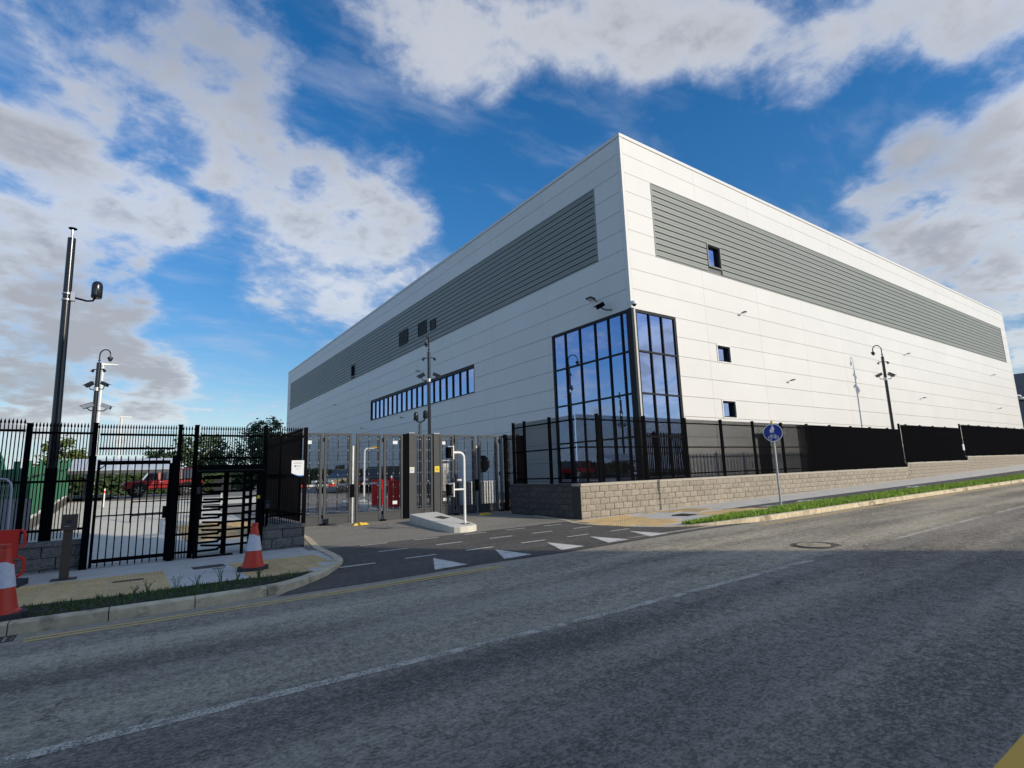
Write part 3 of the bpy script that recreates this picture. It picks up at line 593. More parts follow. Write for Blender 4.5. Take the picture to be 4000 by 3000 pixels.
# louvre bands: frame, dark backing and twelve long slats each
def louvre(side, a0, a1, holes):
    z0, z1 = 12.07, 16.07
    def B(m, p0, p1, d0, d1, zz0, zz1):
        if side == 'R': m.box(p0, p1, BY+d0, BY+d1, zz0, zz1)
        else: m.box(BX+d0, BX+d1, p0, p1, zz0, zz1)
        return m
    m = MB()
    for p0, p1, zz0, zz1 in ((a0-.01, a0+.07, z0, z1), (a1-.07, a1+.01, z0, z1), (a0+.071, a1-.071, z0-.01, z0+.05), (a0+.071, a1-.071, z1-.05, z1+.01)): B(m, p0, p1, -.02, T-.003, zz0, zz1)
    m.build('louvre_frame', 'louvre_grey', wh)
    bk = MB(); cut = [a0+.072]+[c for h_ in holes for c in h_[:2]]+[a1-.072]
    for c0, c1 in zip(cut[::2], cut[1::2]): B(bk, c0, c1, .058, .072, z0+.052, z1-.052)
    bk.build('louvre_backing', 'louvre_gap', wh)
    n = 12; h = (z1-z0-.10)/n
    for i in range(n):
        b, t = z0+.05+i*h+.058, z0+.05+(i+1)*h-.004
        spans = [(a0+.075, a1-.075)]
        for h0, h1, hz0, hz1 in holes:
            if hz0 < b+.02 < hz1 or hz0 < t-.02 < hz1:
                ns = []
                for s0, s1 in spans:
                    if h0 > s1 or h1 < s0: ns.append((s0, s1))
                    else: ns += [(s0, h0), (h1, s1)]
                spans = ns
        m = MB()
        for s0, s1 in spans:
            for d0, d1, zz0, zz1 in ((.004, .052, b, b+(t-b)*.46), (.004, .052, b+(t-b)*.54, t), (.014, .052, b+(t-b)*.46+.0005, b+(t-b)*.54-.0005)):
                B(m, s0, s1, d0, d1, zz0, zz1)
        m.build('louvre_slat', 'louvre_grey', wh)
louvre('R', 20.76, 80.0, [(25.1, 26.4, 12.42, 13.82)])
louvre('L', 18.56, 84.7, [(55.5, 56.85, 12.35, 13.7)])
def small_window(side, a0, a1, z0, z1, trim='white_coat'):
    def B(m, p0, p1, d0, d1, zz0, zz1):
        if side == 'R': m.box(p0, p1, BY+d0, BY+d1, zz0, zz1)
        else: m.box(BX+d0, BX+d1, p0, p1, zz0, zz1)
        return m
    fr = MB()
    for p0, p1, zz0, zz1 in ((a0-.06, a0, z0-.06, z1+.06), (a1, a1+.06, z0-.06, z1+.06), (a0+.001, a1-.001, z0-.06, z0), (a0+.001, a1-.001, z1, z1+.06)): B(fr, p0, p1, -.035, .2, zz0, zz1)
    f = fr.build('window', trim, wh)
    rv = MB()
    for p0, p1, zz0, zz1 in ((a0+.001, a0+.06, z0+.001, z1-.001), (a1-.06, a1-.001, z0+.001, z1-.001), (a0+.061, a1-.061, z0+.001, z0+.06), (a0+.061, a1-.061, z1-.06, z1-.001)): B(rv, p0, p1, .02, .22, zz0, zz1)
    rv.build('frame', 'dark_metal', f)
    B(MB(), a0+.06, a1-.06, .19, .20, z0+.06, z1-.06).build('pane', 'strip_glass', f)
    B(MB(), a0+.06, a1-.06, .38, .39, z0+.01, z1-.01).build('blind', 'dark_floor', f)
for a in ((25.18, 26.32, 7.13, 8.0), (25.18, 26.32, 4.13, 5.0)): small_window('R', *a)
small_window('R', 25.18, 26.30, 12.50, 13.74, 'louvre_grey'); small_window('L', 55.55, 56.8, 12.43, 13.62, 'louvre_grey')
# dark louvred plant openings low on the left facade's band
for a0, a1, z0, z1 in ((41.88, 43.72, 13.0, 14.27), (38.27, 39.82, 13.0, 14.12), (36.66, 37.58, 13.0, 13.82)):
    m = MB()
    for p0, p1, b0, b1 in ((a0, a0+.06, z0, z1), (a1-.06, a1, z0, z1), (a0+.061, a1-.061, z0, z0+.06), (a0+.061, a1-.061, z1-.06, z1)): m.box(BX-.06, BX+.003, p0, p1, b0, b1)
    f = m.build('vent', 'dark_metal', wh)
    MB().box(BX-.008, BX+.001, a0+.06, a1-.06, z0+.06, z1-.06).build('vent_backing', 'louvre_gap', f)
    for i in range(9):
        z = z0+.08+i*(z1-z0-.12)/9; MB().cbox((BX-.03, (a0+a1)/2, z+.04), (.012, a1-a0-.13, .07)).build('louvre_blade', 'dark_metal', f)
# strip window of eighteen panes
f = MB()
y0, y1, z0, z1 = 30.97, 50.8, 7.07, 9.07
for p0, p1, b0, b1 in ((y0, y0+.08, z0, z1), (y1-.08, y1, z0, z1), (y0+.081, y1-.081, z0, z0+.1), (y0+.081, y1-.081, z1-.22, z1)): f.box(BX+.001, BX+.16, p0, p1, b0, b1)
sw = f.build('strip_window', 'dark_metal', wh)
n = 19; dy = (y1-y0-.16)/n
for i in range(n):
    MB().box(BX+.11, BX+.12, y0+.08+i*dy+.001, y0+.08+(i+1)*dy-.001, z0+.1, z1-.22).build('pane', 'strip_glass', sw)
    if i: MB().box(BX+.03, BX+.105, y0+.08+i*dy-.045, y0+.08+i*dy+.045, z0+.1, z1-.22).build('mullion', 'dark_metal', sw)
MB().box(BX+.38, BX+.39, y0+.01, y1-.01, z0+.01, z1-.01).build('blind', 'dark_floor', sw)
MB().box(BX-.03, BX+.0005, y0-.03, y1+.03, z0-.07, z0-.001).box(BX-.03, BX+.0005, y0-.03, y1+.03, z1+.001, z1+.06).build('sill', 'white_cladding', sw)
# dark loading opening and service door
MB().box(BX+.03, BX+.07, 58.4, 61.8, .1, 3.05).build('service_door', 'dark_metal', wh)
d = MB().box(28.1, 29.3, BY+.03, BY+.07, -.2, 3.05).build('door', 'dark_metal', wh)
MB().box(28.05, 28.1, BY-.02, BY+.069, -.2, 3.12).box(29.3, 29.35, BY-.02, BY+.069, -.2, 3.12).box(28.1, 29.3, BY-.02, BY+.069, 3.055, 3.12).build('frame', 'galv', d)
MB().box(29.05, 29.1, BY-.03, BY+.03, 1.1, 1.5).build('handle', 'steel', d)
MB().box(27.9, 29.5, BY-.5, BY-.001, 3.25, 3.32).build('door_canopy', 'galv', wh)
# glazed corner
cw = MB()
def gx(m, x0, x1, z0, z1, d0=-.03, d1=.1): m.box(x0, x1, BY+d0, BY+d1, z0, z1)
def gy(m, y0, y1, z0, z1, d0=-.03, d1=.1): m.box(BX+d0, BX+d1, y0, y1, z0, z1)
GZ = [0.0, 1.0, 3.05, 5.05, 7.05, 9.07]
XS = [18.98, 19.87, 20.78, 21.76]; YS = [16.76, 17.27, 18.17, 19.10, 20.25, 21.40, 22.40]
m = MB(); gx(m, 21.70, 21.86, -.2, 9.05); gx(m, 18.93, 21.699, 8.93, 9.07); gy(m, 22.35, 22.5, -.2, 9.05); gy(m, 16.80, 22.349, 8.93, 9.07)
curtain = m.build('curtain_wall', 'dark_metal', wh)
MB().prism([(BX-.04, BY-.04), (BX+.25, BY-.04), (BX+.25, BY+.12), (BX+.12, BY+.12), (BX+.12, BY+.20), (BX-.04, BY+.20)], -.2, 9.06).build('corner_post', 'dark_metal', curtain)
MB().box(BX+.10, BX+.21, BY-.052, BY-.0405, -.2, 9.05).build('corner_strip', 'curtain_grey', curtain)
m = MB().box(BX-.042, BX+.11, BY+.201, BY+.32, -.2, 8.92).box(BX+.251, BX+.30, BY-.042, BY+.1, -.2, 8.92); m.build('corner_jamb', 'dark_metal', curtain)
for x in XS[1:-1]: m = MB(); gx(m, x-.025, x+.025, -.2, 8.929, -.045, .09); m.build('mullion', 'dark_metal', curtain)
for y in YS[1:-1]: m = MB(); gy(m, y-.03, y+.03, -.2, 8.929, -.045, .09); m.build('mullion', 'dark_metal', curtain)
for z in GZ[1:-1]:
    for a, b in zip(XS, XS[1:]): m = MB(); gx(m, a+.026, b-.026, z-.04, z+.04, -.03, .09); m.build('transom', 'dark_metal', curtain)
    for a, b in zip(YS, YS[1:]): m = MB(); gy(m, a+.031, b-.031, z-.04, z+.04, -.03, .09); m.build('transom', 'dark_metal', curtain)
for z0, z1 in zip(GZ, GZ[1:]):
    for a, b in zip(XS, XS[1:]): m = MB(); gx(m, a-.02, b+.02, z0, z1, .03, .04); m.build('pane', 'facade_glass', curtain)
    for a, b in zip(YS, YS[1:]): m = MB(); gy(m, a-.02, b+.02, z0, z1, .03, .04); m.build('pane', 'facade_glass', curtain)
# room behind the glass
it = MB().box(BX+.45, 26, BY+.45, 26, -.1, .02).box(BX+.6, 26, BY+.6, 26, 4.75, 4.95).box(BX+.5, 26, BY+.5, 26, 9.12, 9.2).build('floor_slab', 'dark_floor', wh)
MB().box(25.9, 26, BY+.42, 26.1, .03, 9.1).box(BX+.42, 25.89, 26, 26.1, .03, 9.1).build('room_wall', 'inner_wall', wh)
for k, x in enumerate((19.2, 20.5, 21.7)):
    MB().tube([(x, 17.2, 3.75), (x, 25.5, 3.75)], .24, 14).build('duct', 'duct_green', wh, True)
for y in (18.0, 20.0, 22.0):
    for x in (19.8, 22.4, 24.4): MB().box(x, x+.9, y, y+.14, 4.66, 4.70).build('ceiling_light', 'ceiling_lamp', wh)
MB().box(20.1, 20.5, 17.6, 18.0, .03, 1.75).build('locker', 'plant_blue', wh)
MB().box(21.4, 21.75, 17.9, 18.2, .03, 1.45).build('display_stand', 'yellow_plastic', wh)
# ------------------------------------------------------------ fittings hung on the facades
def wall_lamp(x, y, z, side, label, big=.68):
    t = thing('wall_light', label, 'wall light', (x, y, z), 0, 'small floodlights on the warehouse walls')
    nx, ny = (0, -1) if side == 'R' else (-1, 0); tx, ty = -ny, nx
    def pt(a, out, up): return (x+tx*a+nx*out, y+ty*a+ny*out, z+up)
    MB().tube([pt(0, .0, 0), pt(0, .28*big, .04)], .022*big, 6).build('bracket', 'dark_metal', t)
    h = MB(); a, o = .17*big, .13*big
    h.hexa([pt(-a, .26*big, -.02*big), pt(a, .26*big, -.02*big), pt(a, .56*big, .05*big), pt(-a, .56*big, .05*big), pt(-a, .26*big, .06*big), pt(a, .26*big, .06*big), pt(a, .56*big, .11*big), pt(-a, .56*big, .11*big)])
    h.build('housing', 'dark_metal', t)
    h = MB(); h.hexa([pt(-a*.8, .29*big, -.028*big), pt(a*.8, .29*big, -.028*big), pt(a*.8, .53*big, .036*big), pt(-a*.8, .53*big, .036*big), pt(-a*.8, .29*big, -.018*big), pt(a*.8, .29*big, -.018*big), pt(a*.8, .53*big, .046*big), pt(-a*.8, .53*big, .046*big)])
    h.build('lens', 'sign_white', t)
for x, z, l in ((27.68, 10.09, 'small floodlight on the sunlit white facade between the louvre band and the middle window'), (32.13, 6.53, 'small floodlight low on the sunlit facade, first right of the square windows'),
                (50.83, 10.06, 'small floodlight under the sunlit louvre band just right of the black camera pole'), (52.73, 6.55, 'small floodlight low on the sunlit facade right of the black camera pole'),
                (73.22, 10.06, 'upper one of two small floodlights near the far right end of the sunlit facade'), (73.34, 6.55, 'lower one of two small floodlights near the far right end of the sunlit facade')): wall_lamp(x, BY, z, 'R', l)
for y, z, l in ((61.67, 9.95, 'small floodlight on the shaded facade below the louvre band, left of the strip window'), (39.49, 10.01, 'small floodlight on the shaded facade just above the strip window'),
                (42.77, 6.55, 'small floodlight on the shaded facade under the middle of the strip window'), (52.73, 6.5, 'small floodlight on the shaded facade just left of the strip window, low down'), (84.73, 9.98, 'small floodlight at the far left end of the shaded facade')): wall_lamp(BX, y, z, 'L', l)
wall_lamp(BX, 18.81, 10.03, 'L', 'larger square floodlight on the shaded facade above the glazed corner', 1.1)
def bullet_cam(parent, p, tilt, yaw, m='black_metal', s=1.0):
    R = Matrix.Rotation(yaw, 3, 'Z') @ Matrix.Rotation(tilt, 3, 'Y'); p = Vector(p)
    pts = [p+R @ Vector(v) for v in ((-.16*s, -.06*s, -.07*s), (.16*s, -.06*s, -.07*s), (.16*s, .06*s, -.07*s), (-.16*s, .06*s, -.07*s), (-.16*s, -.06*s, .06*s), (.16*s, -.06*s, .06*s), (.16*s, .06*s, .06*s), (-.16*s, .06*s, .06*s))]
    o = MB().hexa(pts)
    o.hexa([p+R @ Vector(v) for v in ((-.17*s, -.075*s, .065*s), (.24*s, -.075*s, .065*s), (.24*s, .075*s, .065*s), (-.17*s, .075*s, .065*s), (-.17*s, -.075*s, .08*s), (.24*s, -.075*s, .08*s), (.24*s, .075*s, .08*s), (-.17*s, .075*s, .08*s))])
    o = o.build('camera', m, parent)
    MB().tube([p+R @ Vector((.162*s, 0, 0)), p+R @ Vector((.175*s, 0, 0))], .045*s, 10).build('lens', 'car_glass', o)
    return o
t = thing('security_camera', 'black bullet camera on a bent arm above the glazed corner', 'camera', (BX, 18.16, 9.4))
MB().tube([(BX, 17.85, 9.32), (BX-.3, 17.95, 9.3), (BX-.42, 18.16, 9.45)], .03, 8).build('arm', 'black_metal', t)
bullet_cam(t, (BX-.42, 18.2, 9.56), radians(28), radians(150), s=1.35)
t = thing('dome_camera', 'white dome camera at the corner edge just above the glass', 'camera', (BX, BY, 9.15))
MB().box(BX-.05, BX+.1, BY-.1, BY-.02, 9.25, 9.4).tube([(BX, BY-.05, 9.36), (BX-.05, BY-.2, 9.36), (BX-.05, BY-.22, 9.2)], .03, 8).build('arm', 'white_coat', t)
MB().lathe([(.13, .12), (.15, .02), (.13, -.03)], (BX-.05, BY-.24, 9.2), 14).build('housing', 'white_coat', t, True)
MB().ball((BX-.05, BY-.24, 9.17), .10, 12, 8).build('dome', 'car_glass', t, True)
t = thing('dome_camera', 'white dome camera on the far right end of the sunlit facade', 'camera', (BXE, BY, 8.1))
MB().tube([(BXE-.1, BY+.1, 8.45), (BXE+.8, BY-.1, 8.45), (BXE+.9, BY-.12, 8.3)], .07, 8).build('arm', 'white_coat', t)
MB().lathe([(.3, .2), (.36, .05), (.3, -.05)], (BXE+.9, BY-.12, 8.05), 14).build('housing', 'white_coat', t, True)
MB().ball((BXE+.9, BY-.12, 7.98), .25, 12, 8).build('dome', 'car_glass', t, True)
# second grey building beyond the right end
t = thing('office_building', 'grey building with a dark window band behind the warehouse right end', 'building', (100, 14, 0))
X0, X1, Y0, Y1 = 98.0, 150.0, -6.0, 40.0
MB().box(X0+.5, X1, Y0+.5, Y1, 0, 12.6).build('wall', 'slate_dark', t)
for z0, z1 in ((10.9, 12.75), (6.6, 8.05), (0.2, 3.2)):
    for i in range(8):
        MB().box(X0+.3, X0+.499, Y0+.5+i*5.7+.02, Y0+.5+(i+1)*5.7-.02, z0, z1).build('cladding_panel', 'slate_grey', t)
for z0, z1 in ((8.06, 10.89), (3.21, 6.59)):
    for i in range(16): MB().box(X0+.42, X0+.498, Y0+.5+i*2.85+.05, Y0+.5+(i+1)*2.85-.05, z0, z1).build('window', 'strip_glass', t)
# the building behind the viewer whose shade covers the near road
t = thing('office_building', 'grey flat roofed building across the road behind the viewer', 'building', (10, -25, 0))
SH = [(43.6, -50), (20.5, -22.6), (17.5, -17.8), (9.1, -4.3), (-22, -29), (10, -75)]
MB().prism(SH, -.5, 14).build('wall', 'slate_grey', t)
for (xa, ya), (xb, yb) in ((SH[1], SH[0]), (SH[3], SH[2]), (SH[4], SH[3])):
    L = hypot(xb-xa, yb-ya); ux, uy = (xb-xa)/L, (yb-ya)/L; n = int(L/3)
    for k in range(n):
        for z in (1.2, 4.6, 8.0):
            cx, cy = xa+ux*(k+.5)*L/n, ya+uy*(k+.5)*L/n
            MB().cbox((cx, cy, z+.9), (1.7, .16, 1.8), atan2(uy, ux)).build('window', 'strip_glass', t)
# ------------------------------------------------------------ block walls
def block_mesh(L, H, D, axis, m, seed):
    """rough split-faced block; origin at its outer lower left corner; face looks towards -y (axis x) or -x (axis y)"""
    rnd = random.Random(seed); nx, nz = 4, 3; vs = []; fs = []
    for k in range(nz+1):
        for i in range(nx+1):
            e = i in (0, nx) or k in (0, nz)
            vs.append((L*i/nx, 0.012 if e else rnd.uniform(-.012, .008), H*k/nz))
    for k in range(nz):
        for i in range(nx):
            a = k*(nx+1)+i; fs.append((a, a+1, a+nx+2, a+nx+1))
    b = len(vs); vs += [(0, D, 0), (L, D, 0), (L, D, H), (0, D, H)]
    c00, c10, c11, c01 = 0, nx, nz*(nx+1)+nx, nz*(nx+1)
    fs += [(b+1, b, b+3, b+2)]
    fs += [tuple([b]+[b+1]+list(range(nx, -1, -1))), tuple([b+2, b+3]+[nz*(nx+1)+i for i in range(nx+1)]),
           tuple([b+3, b]+[k*(nx+1) for k in range(nz+1)]), tuple([b+1, b+2]+[k*(nx+1)+nx for k in range(nz, -1, -1)])]
    if axis == 'y': vs = [(y, L-x, z) for x, y, z in vs]
    q = MB(); q.add(vs, fs); return q.mesh('block', m)
def block_wall(name, label, axis, runs, fixed, thick, m, capm, L=.44, H=.207, limit=300, cap=.085, zbase=None):
    """runs: (a0, a1, top); fixed: the outer face's y (axis x) or x (axis y)"""
    a_min = min(r[0] for r in runs)
    loc = (a_min, fixed, 0) if axis == 'x' else (fixed, a_min, 0)
    t = thing(name, label, 'wall', loc)
    full = [block_mesh(L-.022, H-.014, .11, axis, m, s_) for s_ in range(4)]; odd = {}
    items = []; core = MB(); rest = MB()
    def B(mm, p0, p1, d0, d1, z0, z1):
        if axis == 'x': mm.box(p0, p1, fixed+d0, fixed+d1, z0, z1)
        else: mm.box(fixed+d0, fixed+d1, p0, p1, z0, z1)
    for a0, a1, top in runs:
        B(core, a0+.004, a1-.004, .03, thick, -.3, top-cap-.001)
        n = max(1, round((a1-a0)/(L*3)))
        for i in range(n):
            q = MB(); B(q, a0+(a1-a0)*i/n+.003, a0+(a1-a0)*(i+1)/n-.003, -.018, thick+.02, top-cap, top); q.build('coping', capm, t)
        k = 0; z = top-cap-H
        while z > (zbase(a0) if zbase else -.05)-H:
            p = a0-(L/2 if k % 2 else 0)
            while p < a1-.02:
                s0, s1 = max(p, a0), min(p+L, a1)
                if s1-s0 > .06 and z+H > (zbase((s0+s1)/2) if zbase else 0)-.01: items.append((s0, s1, z))
                p += L
            z -= H; k += 1
    items.sort(key=lambda q: hypot(q[0], fixed) if axis == 'x' else hypot(fixed, q[0]))
    for i, (s0, s1, z) in enumerate(items):
        l = s1-s0
        if i < limit:
            if abs(l-L) < .01: me = random.choice(full)
            else:
                key = round(l, 2); me = odd.setdefault(key, block_mesh(l-.022, H-.014, .11, axis, m, int(key*100)))
            dz = random.uniform(-.002, .002)
            inst('block', me, t, (s0+.006, fixed+random.uniform(-.004, .004), z+.006+dz) if axis == 'x' else (fixed+random.uniform(-.004, .004), s0+.006, z+.006+dz))
        else: B(rest, s0+.006, s1-.006, random.uniform(-.004, .006), .11, z+.006, z+H-.006)
    core.build('core', 'mortar', t)
    if rest.v: rest.build('block', m, t, kind='stuff')
    return t
block_wall('block_wall', 'long sunlit buff block retaining wall stepping up along the right footpath', 'x', [(12.22, 39.42, 1.175), (39.42, 50.55, 1.435), (50.55, 118, 1.73)], 13.6, .45, 'block_stone', 'wall_cap', zbase=zp)
block_wall('block_wall', 'shaded dark return of the right block wall beside the vehicle gate', 'y', [(14.06, 17.7, 1.175)], 12.22, .4, 'block_shaded', 'block_shaded')
block_wall('block_wall', 'low grey block wall under the left fence behind the intercom post', 'x', [(-9.0, -.72, .575)], 14.0, .25, 'block_grey', 'block_grey', L=.45, H=.215)
block_wall('block_wall', 'short grey block wall between the turnstile and the gate entrance', 'x', [(2.56, 3.52, .565)], 13.95, .25, 'block_grey', 'block_grey', L=.45, H=.215)
block_wall('block_wall', 'low block return running back from the short wall to the vehicle gate', 'y', [(14.21, 18.85, .565)], 3.29, .21, 'block_grey', 'block_grey', L=.45, H=.215)
# ------------------------------------------------------------ fences
def spear_mesh(H, s=.017, m='black_metal'):
    q = MB(); h = s/2; q.box(-h, h, -h, h, 0, H-.125)
    prof = [(h*.9, H-.125), (h*.75, H-.11), (h*2.1, H-.075), (h*1.7, H-.05), (.002, H)]
    b = len(q.v)
    for r, z in prof:
        for k in range(4): q.v.append((r*cos(pi/4+k*pi/2)*1.3, r*sin(pi/4+k*pi/2)*1.3, z))
    for i in range(len(prof)-1):
        for k in range(4): q.f.append((b+i*4+k, b+i*4+(k+1) % 4, b+i*4+4+(k+1) % 4, b+i*4+4+k))
    return q.mesh('picket', m)
def flat_mesh(H, w, d, m='black_metal', axis='x'):
    a, b = (w/2, d/2) if axis == 'x' else (d/2, w/2)
    q = MB(); q.box(-a, a, -b, b, 0, H-.03)
    q.hexa([(-a, -b, H-.03), (a, -b, H-.03), (a, b, H-.03), (-a, b, H-.03), (-a*.4, -b*.4, H), (a*.4, -b*.4, H), (a*.4, b*.4, H), (-a*.4, b*.4, H)])
    return q.mesh('picket', m)
def fence(name, label, axis, a0, a1, fixed, rails, pickets, posts, post_s=.08, rail_h=.045, rail_d=.035, limit=300, group=None, loc=None):
    """rails: z list (or (z, p0, p1)); pickets: list of (position, mesh, z0); posts: (position, z0, z1)"""
    def PT(p, d=0.0, z=0.0): return (p, fixed+d, z) if axis == 'x' else (fixed+d, p, z)
    t = thing(name, label, 'fence', PT(a0), 0, group)
    def B(mm, p0, p1, d0, d1, z0, z1):
        if axis == 'x': mm.box(p0, p1, fixed+d0, fixed+d1, z0, z1)
        else: mm.box(fixed+d0, fixed+d1, p0, p1, z0, z1)
        return mm
    ps = sorted(p for p, _, _ in posts)
    for r in rails:
        z, q0, q1 = r if isinstance(r, tuple) else (r, a0, a1)
        cuts = [q0]+[p for p in ps if q0 < p < q1]+[q1]
        for u, v_ in zip(cuts, cuts[1:]):
            if v_-u > .2: B(MB(), u+post_s/2+.002, v_-post_s/2-.002, .014, .014+rail_d, z-rail_h/2, z+rail_h/2).build('rail', 'black_metal', t)
    for p, z0, z1 in posts:
        q = B(MB(), p-post_s/2, p+post_s/2, .0, post_s, z0, z1).build('post', 'black_metal', t)
        B(MB(), p-post_s/2-.008, p+post_s/2+.008, -.008, post_s+.008, z1+.0005, z1+.018).build('cap', 'black_metal', q)
    pickets = sorted(pickets, key=lambda q: hypot(q[0], fixed) if axis == 'x' else hypot(fixed, q[0]))
    rest = MB()
    for i, (p, me, z0) in enumerate(pickets):
        if i < limit: inst('picket', me, t, PT(p, 0.0, z0))
        else:
            H = max(v_.co.z for v_ in me.vertices); wv_ = max(v_.co.x for v_ in me.vertices)
            if axis == 'x': rest.box(p-wv_, p+wv_, fixed-.006, fixed+.006, z0, z0+H-.012)
            else: rest.box(fixed-.006, fixed+.006, p-wv_, p+wv_, z0, z0+H-.012)
    if rest.v: rest.build('picket', 'black_metal', t, kind='stuff')
    return t
def span(a0, a1, sp): return [a0+sp*(i+.5) for i in range(int((a1-a0)/sp))]
# left front fence, bay by bay
FY = 13.98
full = spear_mesh(2.9-.62); fullhi = spear_mesh(2.96-.62)
pk = [(x, fullhi, .62) for x in span(-4.6, -1.78, .0595)]+[(x, full, .62) for x in span(-1.66, -.76, .0595)]
pk = [(-1.80-.059*i*0.98, fullhi, .62) for i in range(46)]+[(-1.68+.0535*i, full, .62) for i in range(17)]
fence('spear_fence', 'black spear topped fence on the low wall left of the pedestrian gate', 'x', -4.6, -.70, FY, [(2.73, -4.6, -1.74), (2.69, -1.74, -.70), (1.73, -4.6, -.70), (.79, -4.6, -.70)], pk,
      [(-4.55, .56, 2.9), (-1.73, .56, 2.86), (-.70, -.05, 2.89)])
mid = spear_mesh(2.89-2.24)
pk = [(-.64+.0485*i, mid, 2.24) for i in range(29)]
fence('spear_fence', 'short spear topped panel above the pedestrian gate', 'x', -.66, .75, FY, [(2.67, -.66, .75), (2.38, -.66, .75)], pk, [])
nar = spear_mesh(2.88)
fence('spear_fence', 'narrow tall spear topped panel between the pedestrian gate and the turnstile', 'x', .80, 1.12, FY, [(2.67, .80, 1.12), (1.55, .80, 1.12), (.52, .80, 1.12), (.14, .80, 1.12)], [(.80+.055*(i+1), nar, .0) for i in range(5)], [(.80, -.05, 2.89), (1.12, -.05, 2.89)])
tu = spear_mesh(2.89-2.06)
fence('spear_fence', 'spear topped panel above the turnstile', 'x', 1.16, 2.54, FY, [(2.67, 1.16, 2.54), (2.16, 1.16, 2.54)], [(1.21+.0485*i, tu, 2.06) for i in range(28)], [(2.56, 0, 2.9)])
cr = spear_mesh(2.9-.6)
fence('spear_fence', 'black spear topped fence on the short wall right of the turnstile', 'x', 2.58, 3.5, FY, [(2.68, 2.58, 3.5), (1.73, 2.58, 3.5), (.78, 2.58, 3.5)], [(2.62+.0515*i, cr, .6) for i in range(17)], [(3.49, .56, 2.88)])
fence('spear_fence', 'black spear topped fence running back to the vehicle gate', 'y', 14.1, 18.8, 3.42, [2.68, 1.73, .78], [(14.12+.085*i, cr, .6) for i in range(55)], [(16.4, .56, 2.9), (18.8, .0, 2.9)])
# right fence of close set bars on the retaining wall
SP = .0485
bar1 = flat_mesh(3.53-1.19, .024, .010); bar2 = flat_mesh(3.82-1.45, .02, .012); bar3 = flat_mesh(4.09-1.745, .02, .012); barY = flat_mesh(3.53-1.19, .02, .009, axis='y')
fence('bar_fence', 'dense black bar fence on the lowest stretch of the sunlit block wall', 'x', 12.26, 39.40, 13.72, [3.36, 2.40, 1.36], [(x, bar1, 1.19) for x in span(12.26, 39.40, SP)],
      [(13.29+2.43*i, 1.17, 3.56) for i in range(11)]+[(39.36, 1.17, 3.86)], post_s=.10, rail_h=.05)
fence('bar_fence', 'dense black bar fence on the middle step of the sunlit block wall', 'x', 39.44, 50.52, 13.72, [3.65, 2.68, 1.62], [(x, bar2, 1.45) for x in span(39.46, 50.52, SP)],
      [(40.46+2.33*i, 1.43, 3.85) for i in range(4)]+[(50.48, 1.43, 4.12)], post_s=.10, rail_h=.05)
fence('bar_fence', 'dense black bar fence on the highest far step of the sunlit block wall', 'x', 50.58, 118, 13.72, [3.93, 2.95, 1.9], [(x, bar3, 1.745) for x in span(50.6, 118, SP)],
      [(52.6+2.45*i, 1.73, 4.12) for i in range(27)], post_s=.10, rail_h=.05)
fence('bar_fence', 'dense black bar fence on the shaded wall return facing the vehicle gate', 'y', 13.84, 17.6, 12.33, [3.36, 2.40, 1.36], [(y, barY, 1.19) for y in span(13.86, 17.6, SP)], [(15.3, 1.17, 3.56), (16.85, 1.17, 3.56), (17.6, 0, 3.56)], post_s=.09, rail_h=.05)
lowbar = flat_mesh(3.15, .026, .012, axis='y')
fence('bar_fence', 'tall black bar panel joining the wall return to the gate post', 'y', 17.7, 18.9, 12.75, [3.0, 1.6, .2], [(y, lowbar, .03) for y in span(17.72, 18.88, .07)], [(18.85, 0, 3.2)], post_s=.12)
t = thing('wall_sign', 'small white notice at the fence step far along the right wall', 'sign', (50.3, 13.70, 2.3))
MB().box(50.12, 50.46, 13.655, 13.70, 2.18, 2.62).build('plate', 'sign_white', t)
# ------------------------------------------------------------ pedestrian gate
t = thing('pedestrian_gate', 'black barred pedestrian gate between two square posts', 'gate', (-.62, 13.94, 0))
MB().box(-.76, -.64, 13.86, 13.965, -.02, 2.22).build('gate_post', 'black_metal', t)
MB().box(.68, .80, 13.86, 13.965, -.02, 2.21).build('gate_post', 'black_metal', t)
for z0, z1 in ((2.04, 2.12), (.10, .17), (1.0, 1.025)): MB().box(-.565, .645, 13.90, 13.94, z0, z1).build('rail', 'black_metal', t)
for x in (-.59, .655): MB().box(x-.025, x+.025, 13.895, 13.945, .02, 2.14 if x < 0 else 2.06).build('stile', 'black_metal', t)
gp = flat_mesh(2.20, .022, .022)
for i in range(9): inst('bar', gp, t, (-.475+.1235*i, 13.885, .02))
MB().box(.56, .63, 13.86, 13.96, .9, 1.15).build('lock_box', 'black_metal', t)
MB().tube([(-.57, 13.92, 1.95), (-.45, 13.92, 2.06)], .012, 6).build('stay', 'black_metal', t)
# ------------------------------------------------------------ turnstile
t = thing('turnstile', 'black full height turnstile with horizontal arms and boxed header', 'turnstile', (1.8, 14.0, 0))
MB().box(1.17, 2.54, 13.86, 14.95, 1.83, 2.0).build('header', 'black_metal', t)
MB().box(1.17, 2.54, 13.845, 13.859, 1.86, 1.89).build('header_trim', 'dark_metal', t)
MB().box(1.165, 1.255, 13.86, 13.99, -.0, 1.829).build('post', 'black_metal', t)
MB().box(1.165, 1.255, 14.82, 14.95, -.0, 1.829).build('post', 'black_metal', t)
MB().box(2.40, 2.54, 13.86, 13.99, -.0, 1.829).build('post', 'black_metal', t)
for x in (2.13, 2.27): MB().box(x-.03, x+.03, 13.90, 13.96, -.0, 1.829).build('post', 'black_metal', t)
MB().tube([(1.80, 14.30, 0), (1.80, 14.30, 1.829)], .055, 12).build('rotor', 'black_metal', t, True)
